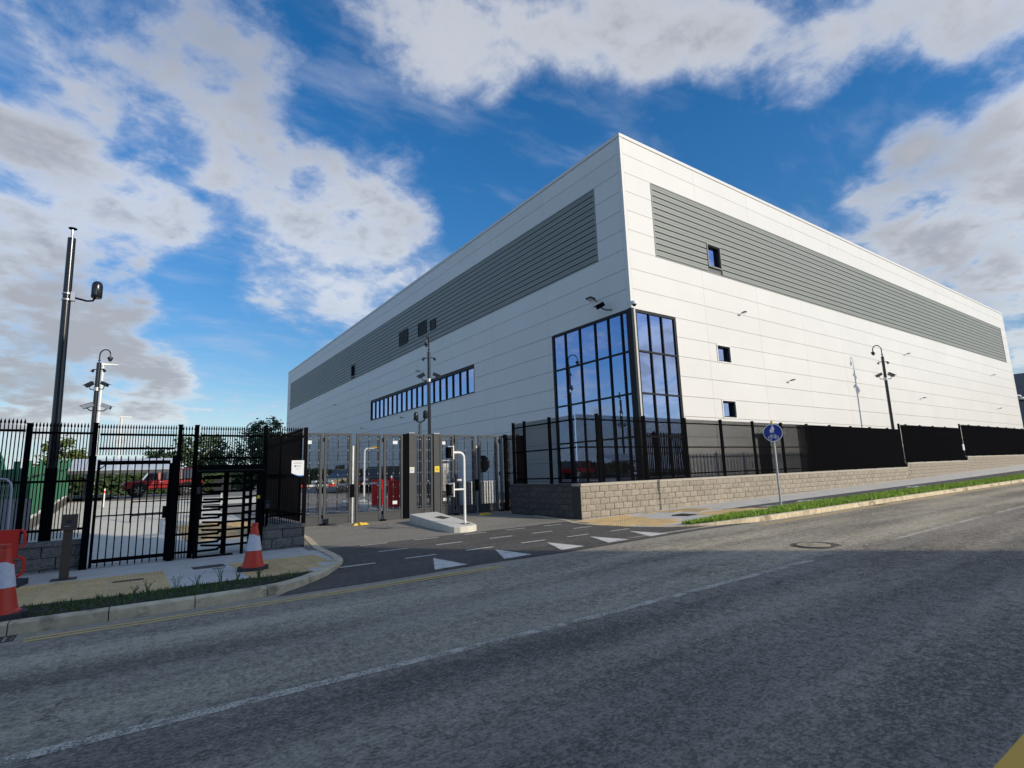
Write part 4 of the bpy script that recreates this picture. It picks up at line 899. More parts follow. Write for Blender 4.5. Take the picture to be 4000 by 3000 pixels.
MB().box(1.18, 1.95, 13.87, 14.02, 0.0, .03).build('threshold', 'black_metal', t)
for i in range(10):
    z = .14+.174*i
    MB().tube([(1.255, 13.92, z), (1.66, 13.98, z)], .026, 6).build('fixed_arm', 'black_metal', t)
    MB().tube([(2.11, 13.93, z+.09), (2.40, 13.93, z+.09)], .022, 6).build('fixed_arm', 'black_metal', t)
    for a in (12, 132, 252):
        MB().tube([(1.80, 14.30, z+.04), (1.80+.60*cos(radians(a)), 14.30+.60*sin(radians(a)), z+.04)], .025, 6).build('rotor_arm', 'black_metal', t)
t2 = thing('card_reader', 'small grey card reader on the left turnstile post', 'reader', (1.2, 13.85, 1.45))
MB().box(1.175, 1.235, 13.825, 13.859, 1.38, 1.52).build('housing', 'gate_grey', t2)
MB().box(1.192, 1.218, 13.82, 13.8245, 1.41, 1.49).build('face', 'ink', t2)
t2 = thing('warning_label', 'small yellow sticker on the right turnstile post', 'sticker', (2.42, 13.85, 1.25))
MB().box(2.40, 2.46, 13.852, 13.8595, 1.21, 1.28).build('plate', 'bright_yellow', t2)
t2 = thing('card_reader', 'hooded dark card reader box right of the turnstile', 'reader', (2.62, 13.85, 1.0))
MB().box(2.56, 2.68, 13.78, 13.9, .96, 1.12).box(2.55, 2.69, 13.76, 13.9, 1.121, 1.15).build('housing', 'dark_metal', t2)
MB().box(2.59, 2.65, 13.77, 13.779, 1.0, 1.08).build('keypad', 'gate_grey', t2)
MB().box(2.60, 2.64, 13.86, 13.92, .56, .959).build('stem', 'black_metal', t2)
# notice on the fence
t = thing('notice_board', 'white site notice with a blue wave along its foot on the black fence', 'sign', (3.30, 13.93, 1.7))
pl = [(0, .07), (.05, .045), (.12, .018), (.2, .004), (.29, .012), (.29, .37), (0, .37)]
MB().plate(pl, (3.155, 13.945, 1.71), (1, 0, 0), (0, 0, 1), .012).build('board', 'sign_white', t)
MB().plate([(0, .055), (.05, .03), (.12, .0), (.2, -.018), (.285, -.012), (.285, .008), (.2, -.001), (.12, .013), (.05, .04), (0, .065)], (3.155, 13.944, 1.71), (1, 0, 0), (0, 0, 1), .012).build('wave', 'logo_blue', t)
def text(parent, s_, size, loc, m, rot=(pi/2, 0, 0), name='lettering', align='CENTER'):
    cu = bpy.data.curves.new(name, 'FONT'); cu.body = s_; cu.size = size; cu.align_x = align; cu.extrude = .0008; cu.resolution_u = 2
    tmp = bpy.data.objects.new(name, cu); COL.objects.link(tmp)
    dg = bpy.context.evaluated_depsgraph_get(); me = bpy.data.meshes.new_from_object(tmp.evaluated_get(dg)); bpy.data.objects.remove(tmp)
    me.materials.clear(); me.materials.append(MATS[m])
    o = bpy.data.objects.new(name, me); link(o, parent, loc); o.rotation_euler = rot
    return o
# the print on this board is too small to read in the photograph: lines of print, no invented words
for z, a, b in ((2.035, .07, .225), (2.005, .04, .25), (1.955, .12, .225), (1.93, .12, .225), (1.875, .09, .20)): MB().box(3.155+a, 3.155+b, 13.9305, 13.9328, z-.004, z+.004).build('print_line', 'ink_grey', t)
for z in (1.953, 1.928): MB().box(3.22, 3.265, 13.9305, 13.9328, z-.008, z+.008).build('logo_mark', 'ink', t)
# ------------------------------------------------------------ folding vehicle gates
GYL = 19.0
def leaf(t, x0, x1, z0=.03, z1=3.18, bars=3, tag_=None, kick=True):
    W = .075
    f = MB().box(x0, x0+W, GYL-.04, GYL+.04, z0, z1).box(x1-W, x1, GYL-.04, GYL+.04, z0, z1).box(x0+W, x1-W, GYL-.039, GYL+.039, z1-W, z1).box(x0+W, x1-W, GYL-.039, GYL+.039, z0, z0+.06).box(x0+W, x1-W, GYL-.039, GYL+.039, z0+.33, z0+.385)
    fr_ = f.build('leaf', 'gate_grey', t)
    MB().box(x0+W, x1-W, GYL-.02, GYL+.02, z0+.061, z0+.329).build('kick_plate', 'gate_grey', fr_)
    mw = MB(); n = int((x1-x0-2*W)/.042)
    for i in range(n):
        x = x0+W+(i+.5)*(x1-x0-2*W)/n; mw.box(x-.003, x+.003, GYL+.008, GYL+.014, z0+.386, z1-W)
    for k in range(18):
        z = z0+.43+k*.15
        if z < z1-W: mw.box(x0+W, x1-W, GYL+.0145, GYL+.020, z-.003, z+.003)
    mw.build('mesh_infill', 'mesh_wire', fr_, kind='stuff')
    for i in range(bars):
        x = x0+W+.05+(x1-x0-2*W-.1)*i/max(1, bars-1)
        MB().box(x-.010, x+.010, GYL-.018, GYL+.006, z0+.386, z1-W).build('bar', 'dark_metal', fr_)
        for k in range(7):
            MB().cbox((x, GYL-.022, z0+.45+k*.42), (.022, .008, .022)).build('bolt', 'steel', fr_)
    return fr_
def gate(label, l0, l1, hinge_x):
    t = thing('folding_gate', label, 'gate', (l0[0], GYL, 0), 0, 'folding vehicle gate leaves')
    leaf(t, *l0); leaf(t, *l1)
    for z in (2.95, 1.6, .35): MB().tube([(hinge_x, GYL-.05, z-.07), (hinge_x, GYL-.05, z+.07)], .028, 8).build('hinge', 'black_metal', t)
    MB().box(hinge_x-.09, hinge_x+.09, GYL-.2, GYL-.041, .02, .12).build('gate_roller', 'black_metal', t)
    return t
gate('left pair of grey folding gate leaves in the left opening, next to the spear fence', (4.45, 5.29), (5.36, 6.30), 5.325)
gate('right pair of grey folding gate leaves in the left opening, before the red cabinets', (6.48, 7.40), (7.50, 8.24), 7.45)
gate('left pair of grey folding gate leaves in the right opening, behind the bent steel pole', (9.80, 10.40), (10.46, 11.39), 10.43)
gate('right pair of grey folding gate leaves in the right opening, half in the wall shade', (11.56, 12.49), (12.62, 13.46), 12.555)
for x, l in ((6.39, 'narrow meeting post between the two left folding leaves'), (11.475, 'narrow meeting post between the two right folding leaves')):
    t = thing('gate_stop_post', l, 'post', (x, GYL, 0))
    MB().box(x-.065, x-.01, GYL-.07, GYL+.05, .02, 2.74).build('post', 'galv', t); MB().box(x+.0, x+.06, GYL-.05, GYL+.05, .02, 2.74).build('post', 'gate_grey', t)
    MB().box(x-.12, x+.02, GYL-.09, GYL-.071, .95, 1.4).build('lock_plate', 'black_metal', t)
for x0, x1, l in ((8.28, 8.69, 'wide grey gate operator post carrying the white notice'), (9.50, 9.75, 'grey gate operator post carrying the yellow warning sign')):
    t = thing('gate_operator_post', l, 'post', (x0, GYL, 0))
    xs = x0+.19 if x1-x0 > .3 else x0
    if x1-x0 > .3: MB().box(x0, xs-.002, GYL-.05, GYL+.3, .02, 3.19).build('motor_housing', 'black_metal', t)
    MB().box(xs, x1, GYL-.1, GYL+.2, .02, 3.22).build('post', 'gate_grey', t)
    MB().box(xs-.008, x1+.008, GYL-.108, GYL+.208, 3.2205, 3.235).build('cap', 'galv', t)
t = thing('fixed_gate_screen', 'pair of narrow fixed grey mesh screens between the two operator posts', 'gate', (8.72, GYL, 0))
leaf(t, 8.72, 9.08, bars=2); leaf(t, 9.11, 9.47, bars=2)
t = thing('gate_post', 'thick black end post of the right folding gate beside the wall return', 'post', (13.7, GYL, 0))
MB().box(13.5, 13.9, GYL-.06, GYL+.3, 0, 3.2).build('post', 'black_metal', t)
for x, y, l in ((5.99+.36, 18.1, 'yellow floor stop at the foot of the left gate meeting post'), (11.2, 18.0, 'yellow floor stop at the foot of the right gate meeting post')):
    t = thing('gate_floor_stop', l, 'gate stop', (x, y, 0.05))
    z = zground(x, y); q = MB(); q.hexa([(x-.27, y-.09, z), (x+.27, y-.09, z), (x+.27, y+.09, z), (x-.27, y+.09, z), (x-.2, y-.05, z+.07), (x+.2, y-.05, z+.07), (x+.2, y+.05, z+.07), (x-.2, y+.05, z+.07)]).build('body', 'yellow_plastic', t)
    q = MB(); q.cbox((x, y, z+.082), (.10, .06, .022)).build('latch', 'yellow_plastic', t)
def small_sign(name, label, x0, x1, y, z0, z1, m, extra=None):
    t = thing(name, label, 'sign', ((x0+x1)/2, y, z0)); MB().box(x0, x1, y-.006, y, z0, z1).build('plate', m, t)
    if extra: extra(t)
    return t
small_sign('gate_tag', 'small white tag high on the gate leaf next to the spear fence', 4.80, 4.92, GYL-.02, 2.80, 2.92, 'sign_white')
small_sign('gate_tag', 'small white tag high on the leaf left of the wide operator post', 7.85, 8.03, GYL-.02, 2.81, 2.93, 'sign_white')
small_sign('gate_tag', 'small white tag high on the leaf right of the yellow warning sign', 9.90, 10.04, GYL-.02, 2.80, 2.92, 'sign_white')
small_sign('gate_tag', 'small white tag low in front of the red cabinet', 7.85, 8.02, GYL-.02, .62, .74, 'sign_white')
small_sign('gate_tag', 'small white tag low on the leaf left of the bent steel pole', 9.92, 10.06, GYL-.02, .62, .74, 'sign_white')
def ex(t):
    MB().box(8.515, 8.635, GYL-.1105, GYL-.1065, 1.885, 1.915).build('heading', 'bright_yellow', t)
    for z in (1.86, 1.84, 1.82, 1.80, 1.77): MB().box(8.51, 8.64, GYL-.1095, GYL-.1065, z-.004, z+.004).build('print_line', 'ink_grey', t)
small_sign('notice', 'white and yellow notice on the wide grey operator post', 8.49, 8.67, GYL-.1005, 1.73, 1.94, 'sign_white', ex)
def ey(t):
    c = (9.625, GYL-.107, 1.81)
    o = MB()
    for a, b in (((-.06, 0), (.06, 0)), ((-.06, 0), (0, .105)), ((.06, 0), (0, .105))):
        o.tube([(c[0]+a[0], c[1], c[2]+a[1]), (c[0]+b[0], c[1], c[2]+b[1])], .005, 4)
    o.build('warning_triangle', 'ink', t); MB().box(c[0]-.006, c[0]+.006, c[1]-.002, c[1]+.0005, c[2]+.03, c[2]+.075).box(c[0]-.006, c[0]+.006, c[1]-.002, c[1]+.0005, c[2]+.012, c[2]+.022).build('exclamation_mark', 'ink', t)
small_sign('warning_sign', 'yellow warning triangle sign on the grey operator post', 9.525, 9.725, GYL-.1005, 1.73, 1.96, 'bright_yellow', ey)
# ------------------------------------------------------------ traffic island with bent pole
isl = [(7.76, 17.3), (7.42, 14.05), (7.39, 13.82), (7.45, 13.62), (7.58, 13.5), (7.80, 13.46), (8.04, 13.52), (8.2, 13.66), (8.28, 13.9), (8.86, 17.45)]
t = thing('traffic_island', 'raised pale concrete traffic island between the gates with rounded nose', 'traffic island', (8, 15, 0))
zi = lambda y: .165+.045*(y-13.4)
b = len(isl); q = MB(); q.v += [(x, y, -.1) for x, y in isl]+[(x, y, zi(y)-.02) for x, y in isl]+[(x+(8.0-x)*.03, y+(16-y)*.008, zi(y)) for x, y in isl]
q.f += [tuple(2*b+i for i in range(b))]+[(k*b+i, k*b+(i+1) % b, (k+1)*b+(i+1) % b, (k+1)*b+i) for k in (0, 1) for i in range(b)]
q.build('body', 'island_concrete', t)
MB().hexa([(x, y, zi(y)-.01) for x, y in ((8.02, 15.35), (8.36, 15.55), (8.36, 16.2), (8.02, 16.0))]+[(x, y, zi(y)+.006) for x, y in ((8.02, 15.35), (8.36, 15.55), (8.36, 16.2), (8.02, 16.0))]).build('cover_plate', 'intercom_brown', t)
def goose(name, label, base, H, reach, dirv, m, readers, r=.038):
    x, y, z = base; t = thing(name, label, 'reader pole', base); dx, dy = dirv
    bend = [(x, y, z), (x, y, H-.16)]+[(x+dx*.16*(1-cos(a)), y+dy*.16*(1-cos(a)), H-.16+.16*sin(a)) for a in (pi/8, pi/4, 3*pi/8, pi/2)]+[(x+dx*reach, y+dy*reach, H)]
    MB().tube(bend, r, 12).build('pole', m, t, True)
    MB().box(x-.12, x+.12, y-.12, y+.12, z-.005, z+.012).build('base_plate', 'iron', t)
    for zc in readers:
        cx, cy = x+dx*reach, y+dy*reach
        if zc != H: MB().tube([(x, y, zc), (cx, cy, zc)], r*.7, 10).build('cross_arm', m, t, True)
        MB().cbox((cx, cy, zc), (.03, .24, .40), atan2(dy, dx)).build('mounting_plate', m, t)
        h = MB(); ang = atan2(dy, dx); h.cbox((cx+dx*.09, cy+dy*.09, zc+.0), (.13, .2, .32), ang); h = h.build('card_reader', 'black_metal', t)
        MB().cbox((cx+dx*.09, cy+dy*.09, zc+.168), (.17, .24, .012), ang).build('hood', 'galv', h)
        MB().cbox((cx+dx*.05, cy+dy*.05-.11, zc+.0), (.05, .012, .24), ang).build('face', 'gate_grey', h)
    return t
goose('reader_pole', 'bent white steel pole with two card readers on the island nose', (8.02, 14.0, .19), 2.25, .40, (-1, .02), 'white_coat', (2.25, 1.18))
# ------------------------------------------------------------ street furniture
def cone(label, x, y, H, zb, rz, dented=True):
    t = thing('traffic_cone', label, 'traffic cone', (x, y, zb), rz, 'red and white traffic cones')
    k = H/.82; c = .14; B = .245*k
    base = [(B, -B+c), (B, B-c), (B-c, B), (-B+c, B), (-B, B-c), (-B, -B+c), (-B+c, -B), (B-c, -B)]
    MB().prism(base, 0.0, .055*k).lbuild('base', 'rubber', t)
    r0, r1, zt = .165*k, .045*k, H-.03
    rr = lambda z: r0+(r1-r0)*(z-.06*k)/(zt-.06*k)
    MB().lathe([(r0+.035, .056*k), (r0+.03, .075*k), (r0, .09*k), (rr(.36*H), .36*H), (rr(.40*H), .40*H), (rr(zt-.04), zt-.04), (r1+.012, zt-.035), (r1+.012, zt), (r1-.012, zt+.004), (r1-.012, zt-.06)], (0, 0, 0), 28, False, False).lbuild('body', 'cone_red', t, True)
    s = MB(); n = 28; z0, z1 = .40*H, .735*H; ring = []
    for zz in (z0, (z0+z1)/2, z1):
        for i in range(n):
            a = 2*pi*i/n; z = zz+(.022*k*cos(a-2.6)+.012*k*sin(3*a) if zz == z1 else 0); s.v.append(((rr(z)+.007)*cos(a), (rr(z)+.007)*sin(a), z))
    for j in range(2):
        for i in range(n): s.f.append((j*n+i, j*n+(i+1) % n, (j+1)*n+(i+1) % n, (j+1)*n+i))
    s.lbuild('sleeve', 'sleeve_white', t, True)
    return t
cone('red and white traffic cone on the buff paving in front of the turnstile', 1.85, 10.78, .83, zleft(1.85, 10.78)+.008, radians(-12))
cone('large red and white traffic cone at the left edge, before the red barrier', -1.18, 8.82, .86, .135, radians(20))
# plastic barrier
t = thing('plastic_barrier', 'red plastic pedestrian barrier with a white reflector at the left edge', 'barrier', (-1.5, 12.35, zleft(-1.5, 12.35)), radians(172))
# local frame: +x runs away from the visible end
e = MB()
def bar_(x0, x1, z0, z1, d=.045): e.box(x0, x1, -d/2, d/2, z0, z1)
bar_(.0, 1.9, .70, .92, .06); bar_(.0, .10, .45, .699); bar_(.22, .34, .18, .699); bar_(.0, .09, .16, .40); bar_(.091, .21, .36, .44); bar_(.0, 1.9, .10, .179, .06)
for i in range(9): bar_(.48+.16*i, .56+.16*i, .18, .699, .035)
e.lbuild('body', 'barrier_red', t)
MB().tube([(-.02, 0, .91), (-.07, 0, .87), (-.085, 0, .78), (-.075, 0, .66), (-.02, 0, .62)], .022, 8).lbuild('hook', 'barrier_red', t, True)
MB().tube([(-.02, 0, .48), (-.09, 0, .44), (-.11, 0, .30), (-.09, 0, .20), (-.02, 0, .15)], .024, 8).lbuild('hook', 'barrier_red', t, True)
MB().box(.42, .62, .031, .034, .735, .885).lbuild('reflector', 'sign_white', t); MB().box(1.2, 1.4, .031, .034, .735, .885).lbuild('reflector', 'sign_white', t)
MB().prism([(-.12, -.26), (.0, -.32), (.42, -.30), (.50, 0), (.42, .30), (.0, .32), (-.12, .26)], 0, .09).lbuild('foot', 'rubber', t)
# temporary mesh fence panel
t = thing('mesh_panel', 'grey tube framed temporary mesh panel leaning at the left edge', 'fence panel', (-1.85, 13.45, 0))
MB().tube([(-1.79, 13.46, .1), (-1.81, 13.46, 1.60), (-1.83, 13.46, 1.72), (-1.90, 13.46, 1.79), (-2.0, 13.46, 1.80), (-4.6, 13.46, 1.80), (-4.7, 13.46, 1.7), (-4.7, 13.46, .1)], .021, 10).build('frame', 'galv', t, True)
MB().box(-4.7, -1.8, 13.45, 13.47, .30, .33).build('rail', 'galv', t)
q = MB()
for i in range(70): q.box(-4.68+.041*i, -4.676+.041*i, 13.458, 13.462, .33, 1.79)
for k in range(9): q.box(-4.68, -1.82, 13.4625, 13.466, .42+.155*k, .425+.155*k)
q.build('wire_mesh', 'galv', t, kind='stuff')
t = thing('intercom_post', 'brown metal intercom post on the footpath left of the pedestrian gate', 'intercom', (-.85, 12.55, .02))
z = zleft(-.85, 12.55)
MB().box(-.945, -.815, 12.53, 12.66, z+.012, .86).build('stem', 'intercom_brown', t); MB().box(-1.06, -.70, 12.42, 12.76, z-.01, z+.011).build('base_plate', 'intercom_brown', t)
b_ = MB().box(-.985, -.765, 12.50, 12.70, .8605, 1.13).build('housing', 'intercom_brown', t)
MB().tube([(-.875, 12.499, 1.01), (-.875, 12.494, 1.01)], .035, 14).build('speaker', 'ink', b_); MB().box(-.935, -.86, 12.492, 12.4995, .925, .94).build('call_plate', 'steel', b_)
# round blue shared path sign
sx, sy = 17.72, 9.89; sz = zright(sx, sy)
t = thing('path_sign', 'round blue sign with people and bicycle on a grey pole in the grass verge', 'sign', (sx, sy, sz))
MB().tube([(sx, sy, sz-.1), (sx, sy, 2.98)], .036, 14).build('pole', 'galv', t, True)
MB().lathe([(.04, 2.975), (.042, 3.03), (.03, 3.06), (.001, 3.065)], (sx, sy, 0), 12, True, False).build('cap', 'bright_yellow', t, True)
nv = Vector((-.86, -.51, 0)).normalized(); uv = Vector((0, 0, 1)).cross(nv).normalized(); cc = Vector((sx, sy, 2.66))+nv*.045
rim = [(.30*cos(2*pi*k/40), .30*sin(2*pi*k/40)) for k in range(40)]
pl_ = MB().plate(rim, cc, uv, (0, 0, 1), .012)
plate_o = pl_.build('sign_plate', 'sign_white', t)
def onplate(poly, m, nm, d):
    return MB().plate(poly, cc+nv*d, uv, (0, 0, 1), .0018).build(nm, m, plate_o)
onplate([(.278*cos(2*pi*k/40), .278*sin(2*pi*k/40)) for k in range(40)], 'sign_blue', 'sign_face', .0122)
wm = MB()
def wp(poly): wm.plate(poly, cc+nv*.0145, uv, (0, 0, 1), .0015)
disc = lambda cx, cy, r, n=12: [(cx+r*cos(2*pi*k/n), cy+r*sin(2*pi*k/n)) for k in range(n)]
wp(disc(.0, .232, .024)); wp([(-.035, .205), (.035, .205), (.058, .10), (.04, .09), (.028, .13), (.03, .0), (.008, .0), (.0, .07), (-.012, .0), (-.034, .0), (-.03, .14), (-.04, .12)])
wp(disc(-.062, .125, .017)); wp([(-.085, .105), (-.042, .105), (-.03, .06), (-.04, .055), (-.042, .0), (-.058, .0), (-.062, .03), (-.068, .0), (-.084, .0), (-.084, .055), (-.094, .06)])
wm.build('people_symbol', 'sign_white', plate_o)
wm = MB()
def stroke(a, b, w=.010):
    d = Vector((b[0]-a[0], b[1]-a[1])); n = Vector((-d.y, d.x)).normalized()*w/2; wp([(a[0]-n.x, a[1]-n.y), (b[0]-n.x, b[1]-n.y), (b[0]+n.x, b[1]+n.y), (a[0]+n.x, a[1]+n.y)])
for cx in (-.095, .105):
    for k in range(16):
        a0, a1 = 2*pi*k/16, 2*pi*(k+1)/16
        wp([(cx+.046*cos(a0), -.165+.046*sin(a0)), (cx+.062*cos(a0), -.165+.062*sin(a0)), (cx+.062*cos(a1), -.165+.062*sin(a1)), (cx+.046*cos(a1), -.165+.046*sin(a1))])
for a, b in (((-.095, -.165), (-.055, -.065)), ((-.055, -.085), (.05, -.085)), ((.05, -.075), (.105, -.165)), ((.0, -.165), (-.055, -.085)), ((.0, -.165), (.055, -.085)), ((.0, -.165), (.105, -.165)), ((-.085, -.05), (-.04, -.05)), ((.03, -.055), (.075, -.05)), ((.055, -.085), (.052, -.06))): stroke(a, b)
wm.build('bicycle_symbol', 'sign_white', plate_o)
# ------------------------------------------------------------ camera poles
def cam_pole(label, x, y, zb, head, arm, top, r=.085, lamps=True, low=None, m='black_pole'):
    """arm: direction of the swan neck; head: top of the main column; top: crown of the neck"""
    t = thing('camera_pole', label, 'camera pole', (x, y, zb), 0, 'camera poles')
    MB().tube([(x, y, zb-.1), (x, y, head)], [r, r*.92], 14).build('column', m, t, True)
    MB().tube([(x, y, zb), (x, y, zb+1.1)], r*1.5, 14).build('base_sleeve', m, t, True)
    ax, ay = arm; R = .30; zc = top-R
    pts = [(x, y, head), (x, y, zc)]+[(x+ax*R*(1-cos(a)), y+ay*R*(1-cos(a)), zc+R*sin(a)) for a in [pi*k/8 for k in range(1, 9)]]+[(x+ax*2*R, y+ay*2*R, zc-.12)]
    nk = MB().tube(pts, .033, 10).build('swan_neck', m, t, True)
    MB().tube([(x, y, head+.12), (x, y, head+.16)], .07, 10).build('collar', m, nk)
    bx, by, bz = x+ax*2*R, y+ay*2*R, zc-.12
    MB().lathe([(.04, .0), (.12, -.03), (.135, -.12), (.10, -.17)], (bx, by, bz), 12).build('dome_housing', m, t, True)
    MB().ball((bx, by, bz-.19), .095, 12, 8).build('dome', 'car_glass', t, True)
    px, py = _r2.x, _r2.y
    for s_ in (-1, 1):
        lx, ly, lz = x+px*.26*s_, y+py*.26*s_, head-.42
        MB().tube([(x, y, lz+.05), (lx, ly, lz+.05)], .025, 6).build('lamp_arm', m, t)
        MB().tube([(lx, ly, lz+.06), (lx+px*.10*s_, ly+py*.10*s_, lz-.08)], [.05, .085], 10).build('lamp', m, t, True)
        if low:
            lx, ly, lz = x+px*.42*s_, y+py*.42*s_, low
            MB().tube([(x, y, lz-.2), (x+px*.36*s_, y+py*.36*s_, lz-.2), (lx, ly, lz-.02)], .025, 6).build('camera_arm', m, t)
            bullet_cam(t, (lx, ly, lz+.08), radians(25), atan2(py, px)+(0 if s_ > 0 else pi), m, 1.25)
    if low: MB().tube([(x, y, low-.29), (x, y, low-.11)], r*1.25, 12).build('bracket', 'steel', t, True)
    return t
cam_pole('black swan necked camera pole in front of the sunlit facade on the right', 41.9, 15.0, .4, 8.70, (-.818, .575), 9.5, .10, low=7.33)
t = cam_pole('black swan necked camera pole in front of the strip window', 13.43, 27.26, .3, 8.62, (-.62, -.78), 9.45, .095, low=7.15)
cam_pole('dark swan necked camera pole on the left, standing in front of a white lamp', -1.99, 37.3, .9, 8.45, (.818, -.575), 9.2, .12, low=7.15)
bullet_cam(bpy.data.objects['camera_pole.002'], (-2.3, 37.2, 6.0), radians(20), radians(160), 'galv', 1.5); bullet_cam(bpy.data.objects['camera_pole.002'], (-1.5, 37.2, 6.0), radians(20), radians(-20), 'galv', 1.5)
MB().tube([(-2.35, 37.3, 5.9), (-2.2, 37.3, 5.75), (-1.6, 37.3, 5.75), (-1.45, 37.3, 5.9)], .03, 6).build('camera_arm', 'black_pole', bpy.data.objects['camera_pole.002'])
t = thing('camera_mast', 'thick black telescopic mast with a hooded sensor on a side arm', 'mast', (-1.43, 15.0, 0))
MB().tube([(-1.43, 15.0, 2.6), (-1.50, 15.0, 7.17)], [.084, .074], 20).build('column', 'black_pole', t, True)
MB().tube([(-1.42, 15.0, -.1), (-1.43, 15.0, 2.9)], .092, 20).build('lower_tube', 'black_pole', t, True)
MB().box(-1.52, -1.33, 14.9, 15.1, 0, 2.02).build('base_cabinet', 'black_metal', t)
MB().tube([(-1.50, 15, 7.17), (-1.50, 15, 7.40)], .025, 10).build('tip', 'steel', t, True); MB().lathe([(.075, 7.395), (.085, 7.41), (.02, 7.43)], (-1.50, 15, 0), 14).build('tip_cap', 'black_metal', t, True)
for z in (5.72, 5.86): MB().tube([(-1.476, 15, z-.014), (-1.476, 15, z+.014)], .096, 18).build('clamp_ring', 'steel', t, True)
MB().box(-1.41, -1.33, 14.90, 15.0, 5.70, 5.90).build('clamp', 'steel', t)
MB().tube([(-1.35, 14.95, 5.78), (-1.12, 14.95, 5.74), (-1.02, 14.95, 5.76), (-.98, 14.95, 5.84)], .022, 8).build('side_arm', 'black_metal', t, True)
def sensor(parent, x, y, z, m='black_pole', H=.40, r=.105, face=(-.1, -1)):
    o = MB().lathe([(r*.86, 0), (r, .02), (r, H-.11), (r*.86, H-.045), (r*.5, H-.01), (.004, H)], (x, y, z), 16, True, False).build('sensor', m, parent, True)
    MB().tube([(x+face[0]*r*1.0, y+face[1]*r*1.0, z+.05), (x+face[0]*r*1.02, y+face[1]*r*1.02, z+.2)], .03, 8).build('lens', 'car_glass', o)
    return o
sensor(t, -.96, 14.95, 5.83)
t = thing('sensor_post', 'grey post behind the gate with two hooded sensors on a forked arm', 'sensor post', (9.82, 20.8, .1))
MB().box(9.77, 9.87, 20.75, 20.85, .1, 3.80).build('post', 'gate_grey', t)
MB().tube([(9.66, 20.87, 4.0), (9.70, 20.86, 3.90), (9.82, 20.8, 3.84), (9.97, 20.73, 3.92), (10.02, 20.71, 4.05)], .028, 8).build('fork', 'black_metal', t, True)
sensor(t, 9.66, 20.87, 3.93, 'black_pole', .36, .10); sensor(t, 10.02, 20.71, 4.02, 'dark_metal', .34, .10)
t = thing('street_lamp', 'white street lamp with a flat head behind the dark camera pole on the left', 'street lamp', (-2.0, 45, 1.0))
MB().tube([(-2.15, 45, .9), (-2.17, 45, 9.75)], [.12, .08], 10).build('column', 'white_coat', t, True); MB().hexa([(-2.25, 44.9, 9.70), (-1.35, 44.9, 9.76), (-1.35, 45.1, 9.76), (-2.25, 45.1, 9.70), (-2.25, 44.9, 9.86), (-1.35, 44.9, 9.83), (-1.35, 45.1, 9.83), (-2.25, 45.1, 9.86)]).build('lamp_head', 'white_coat', t)
t = thing('street_lamp', 'thin white lamp column seen through the bars above the pedestrian gate', 'street lamp', (-1.0, 50, 1.0))
MB().tube([(-1.0, 50, .9), (-1.0, 50, 6.7)], .10, 8).build('column', 'white_coat', t, True); MB().box(-1.1, -.4, 49.9, 50.1, 6.701, 6.8).build('lamp_head', 'white_coat', t)
# ------------------------------------------------------------ inside the yard
pavers(bpy.data.objects['tactile_paving'], 1.3, 3.4, 17.4, 21.9, 5, 9, lambda x, y: zyard(y), 'tactile_buff', ribs=6, off=.03)
sheet('footpath', [(-2.6, 14.4), (3.4, 14.4), (3.4, 24), (2.6, 31.5), (-2.6, 31.5)], lambda x, y: zyard(y), 0.012, 'island_concrete', step=2.0, kind='structure')
sheet('footpath', [(-2.6, 31.5), (6.0, 29.5), (6.0, 34.5), (-2.6, 36)], lambda x, y: zyard(y), 0.02, 'island_concrete', step=2.0, kind='structure')
sheet('verge', [(-30, 15), (-2.9, 15), (-2.9, 60), (-30, 60)], lambda x, y: zyard(y), 0.02, 'hill_green', step=4.0, kind='structure')
sheet('verge', [(-12, 37.5), (-.8, 37.0), (-.8, 44), (-12, 44)], lambda x, y: zyard(y)+.1, 0.05, 'hill_green', step=2.0, kind='structure')
for a, b in (((5.2, 25.5), (8.0, 21.5)), ((6.2, 26.0), (9.0, 27.0))):
    sheet('yard_line', [(a[0], a[1]), (a[0]+.12, a[1]+.05), (b[0]+.12, b[1]+.05), (b[0], b[1])], lambda x, y: zyard(y), 0.012, 'white_paint', kind='structure', step=1.0)
q = MB(); q.hexa([(x, y, zyard(y)-.1) for x, y in ((8.0, 20.6), (9.3, 20.6), (9.3, 26.2), (8.2, 26.2))]+[(x, y, zyard(y)+.17) for x, y in ((8.02, 20.62), (9.28, 20.62), (9.28, 26.18), (8.22, 26.18))])
o = q.build('traffic_island', 'island_concrete'); tag(o, 'pale concrete island under the red barrier cabinets inside the yard', 'traffic island')
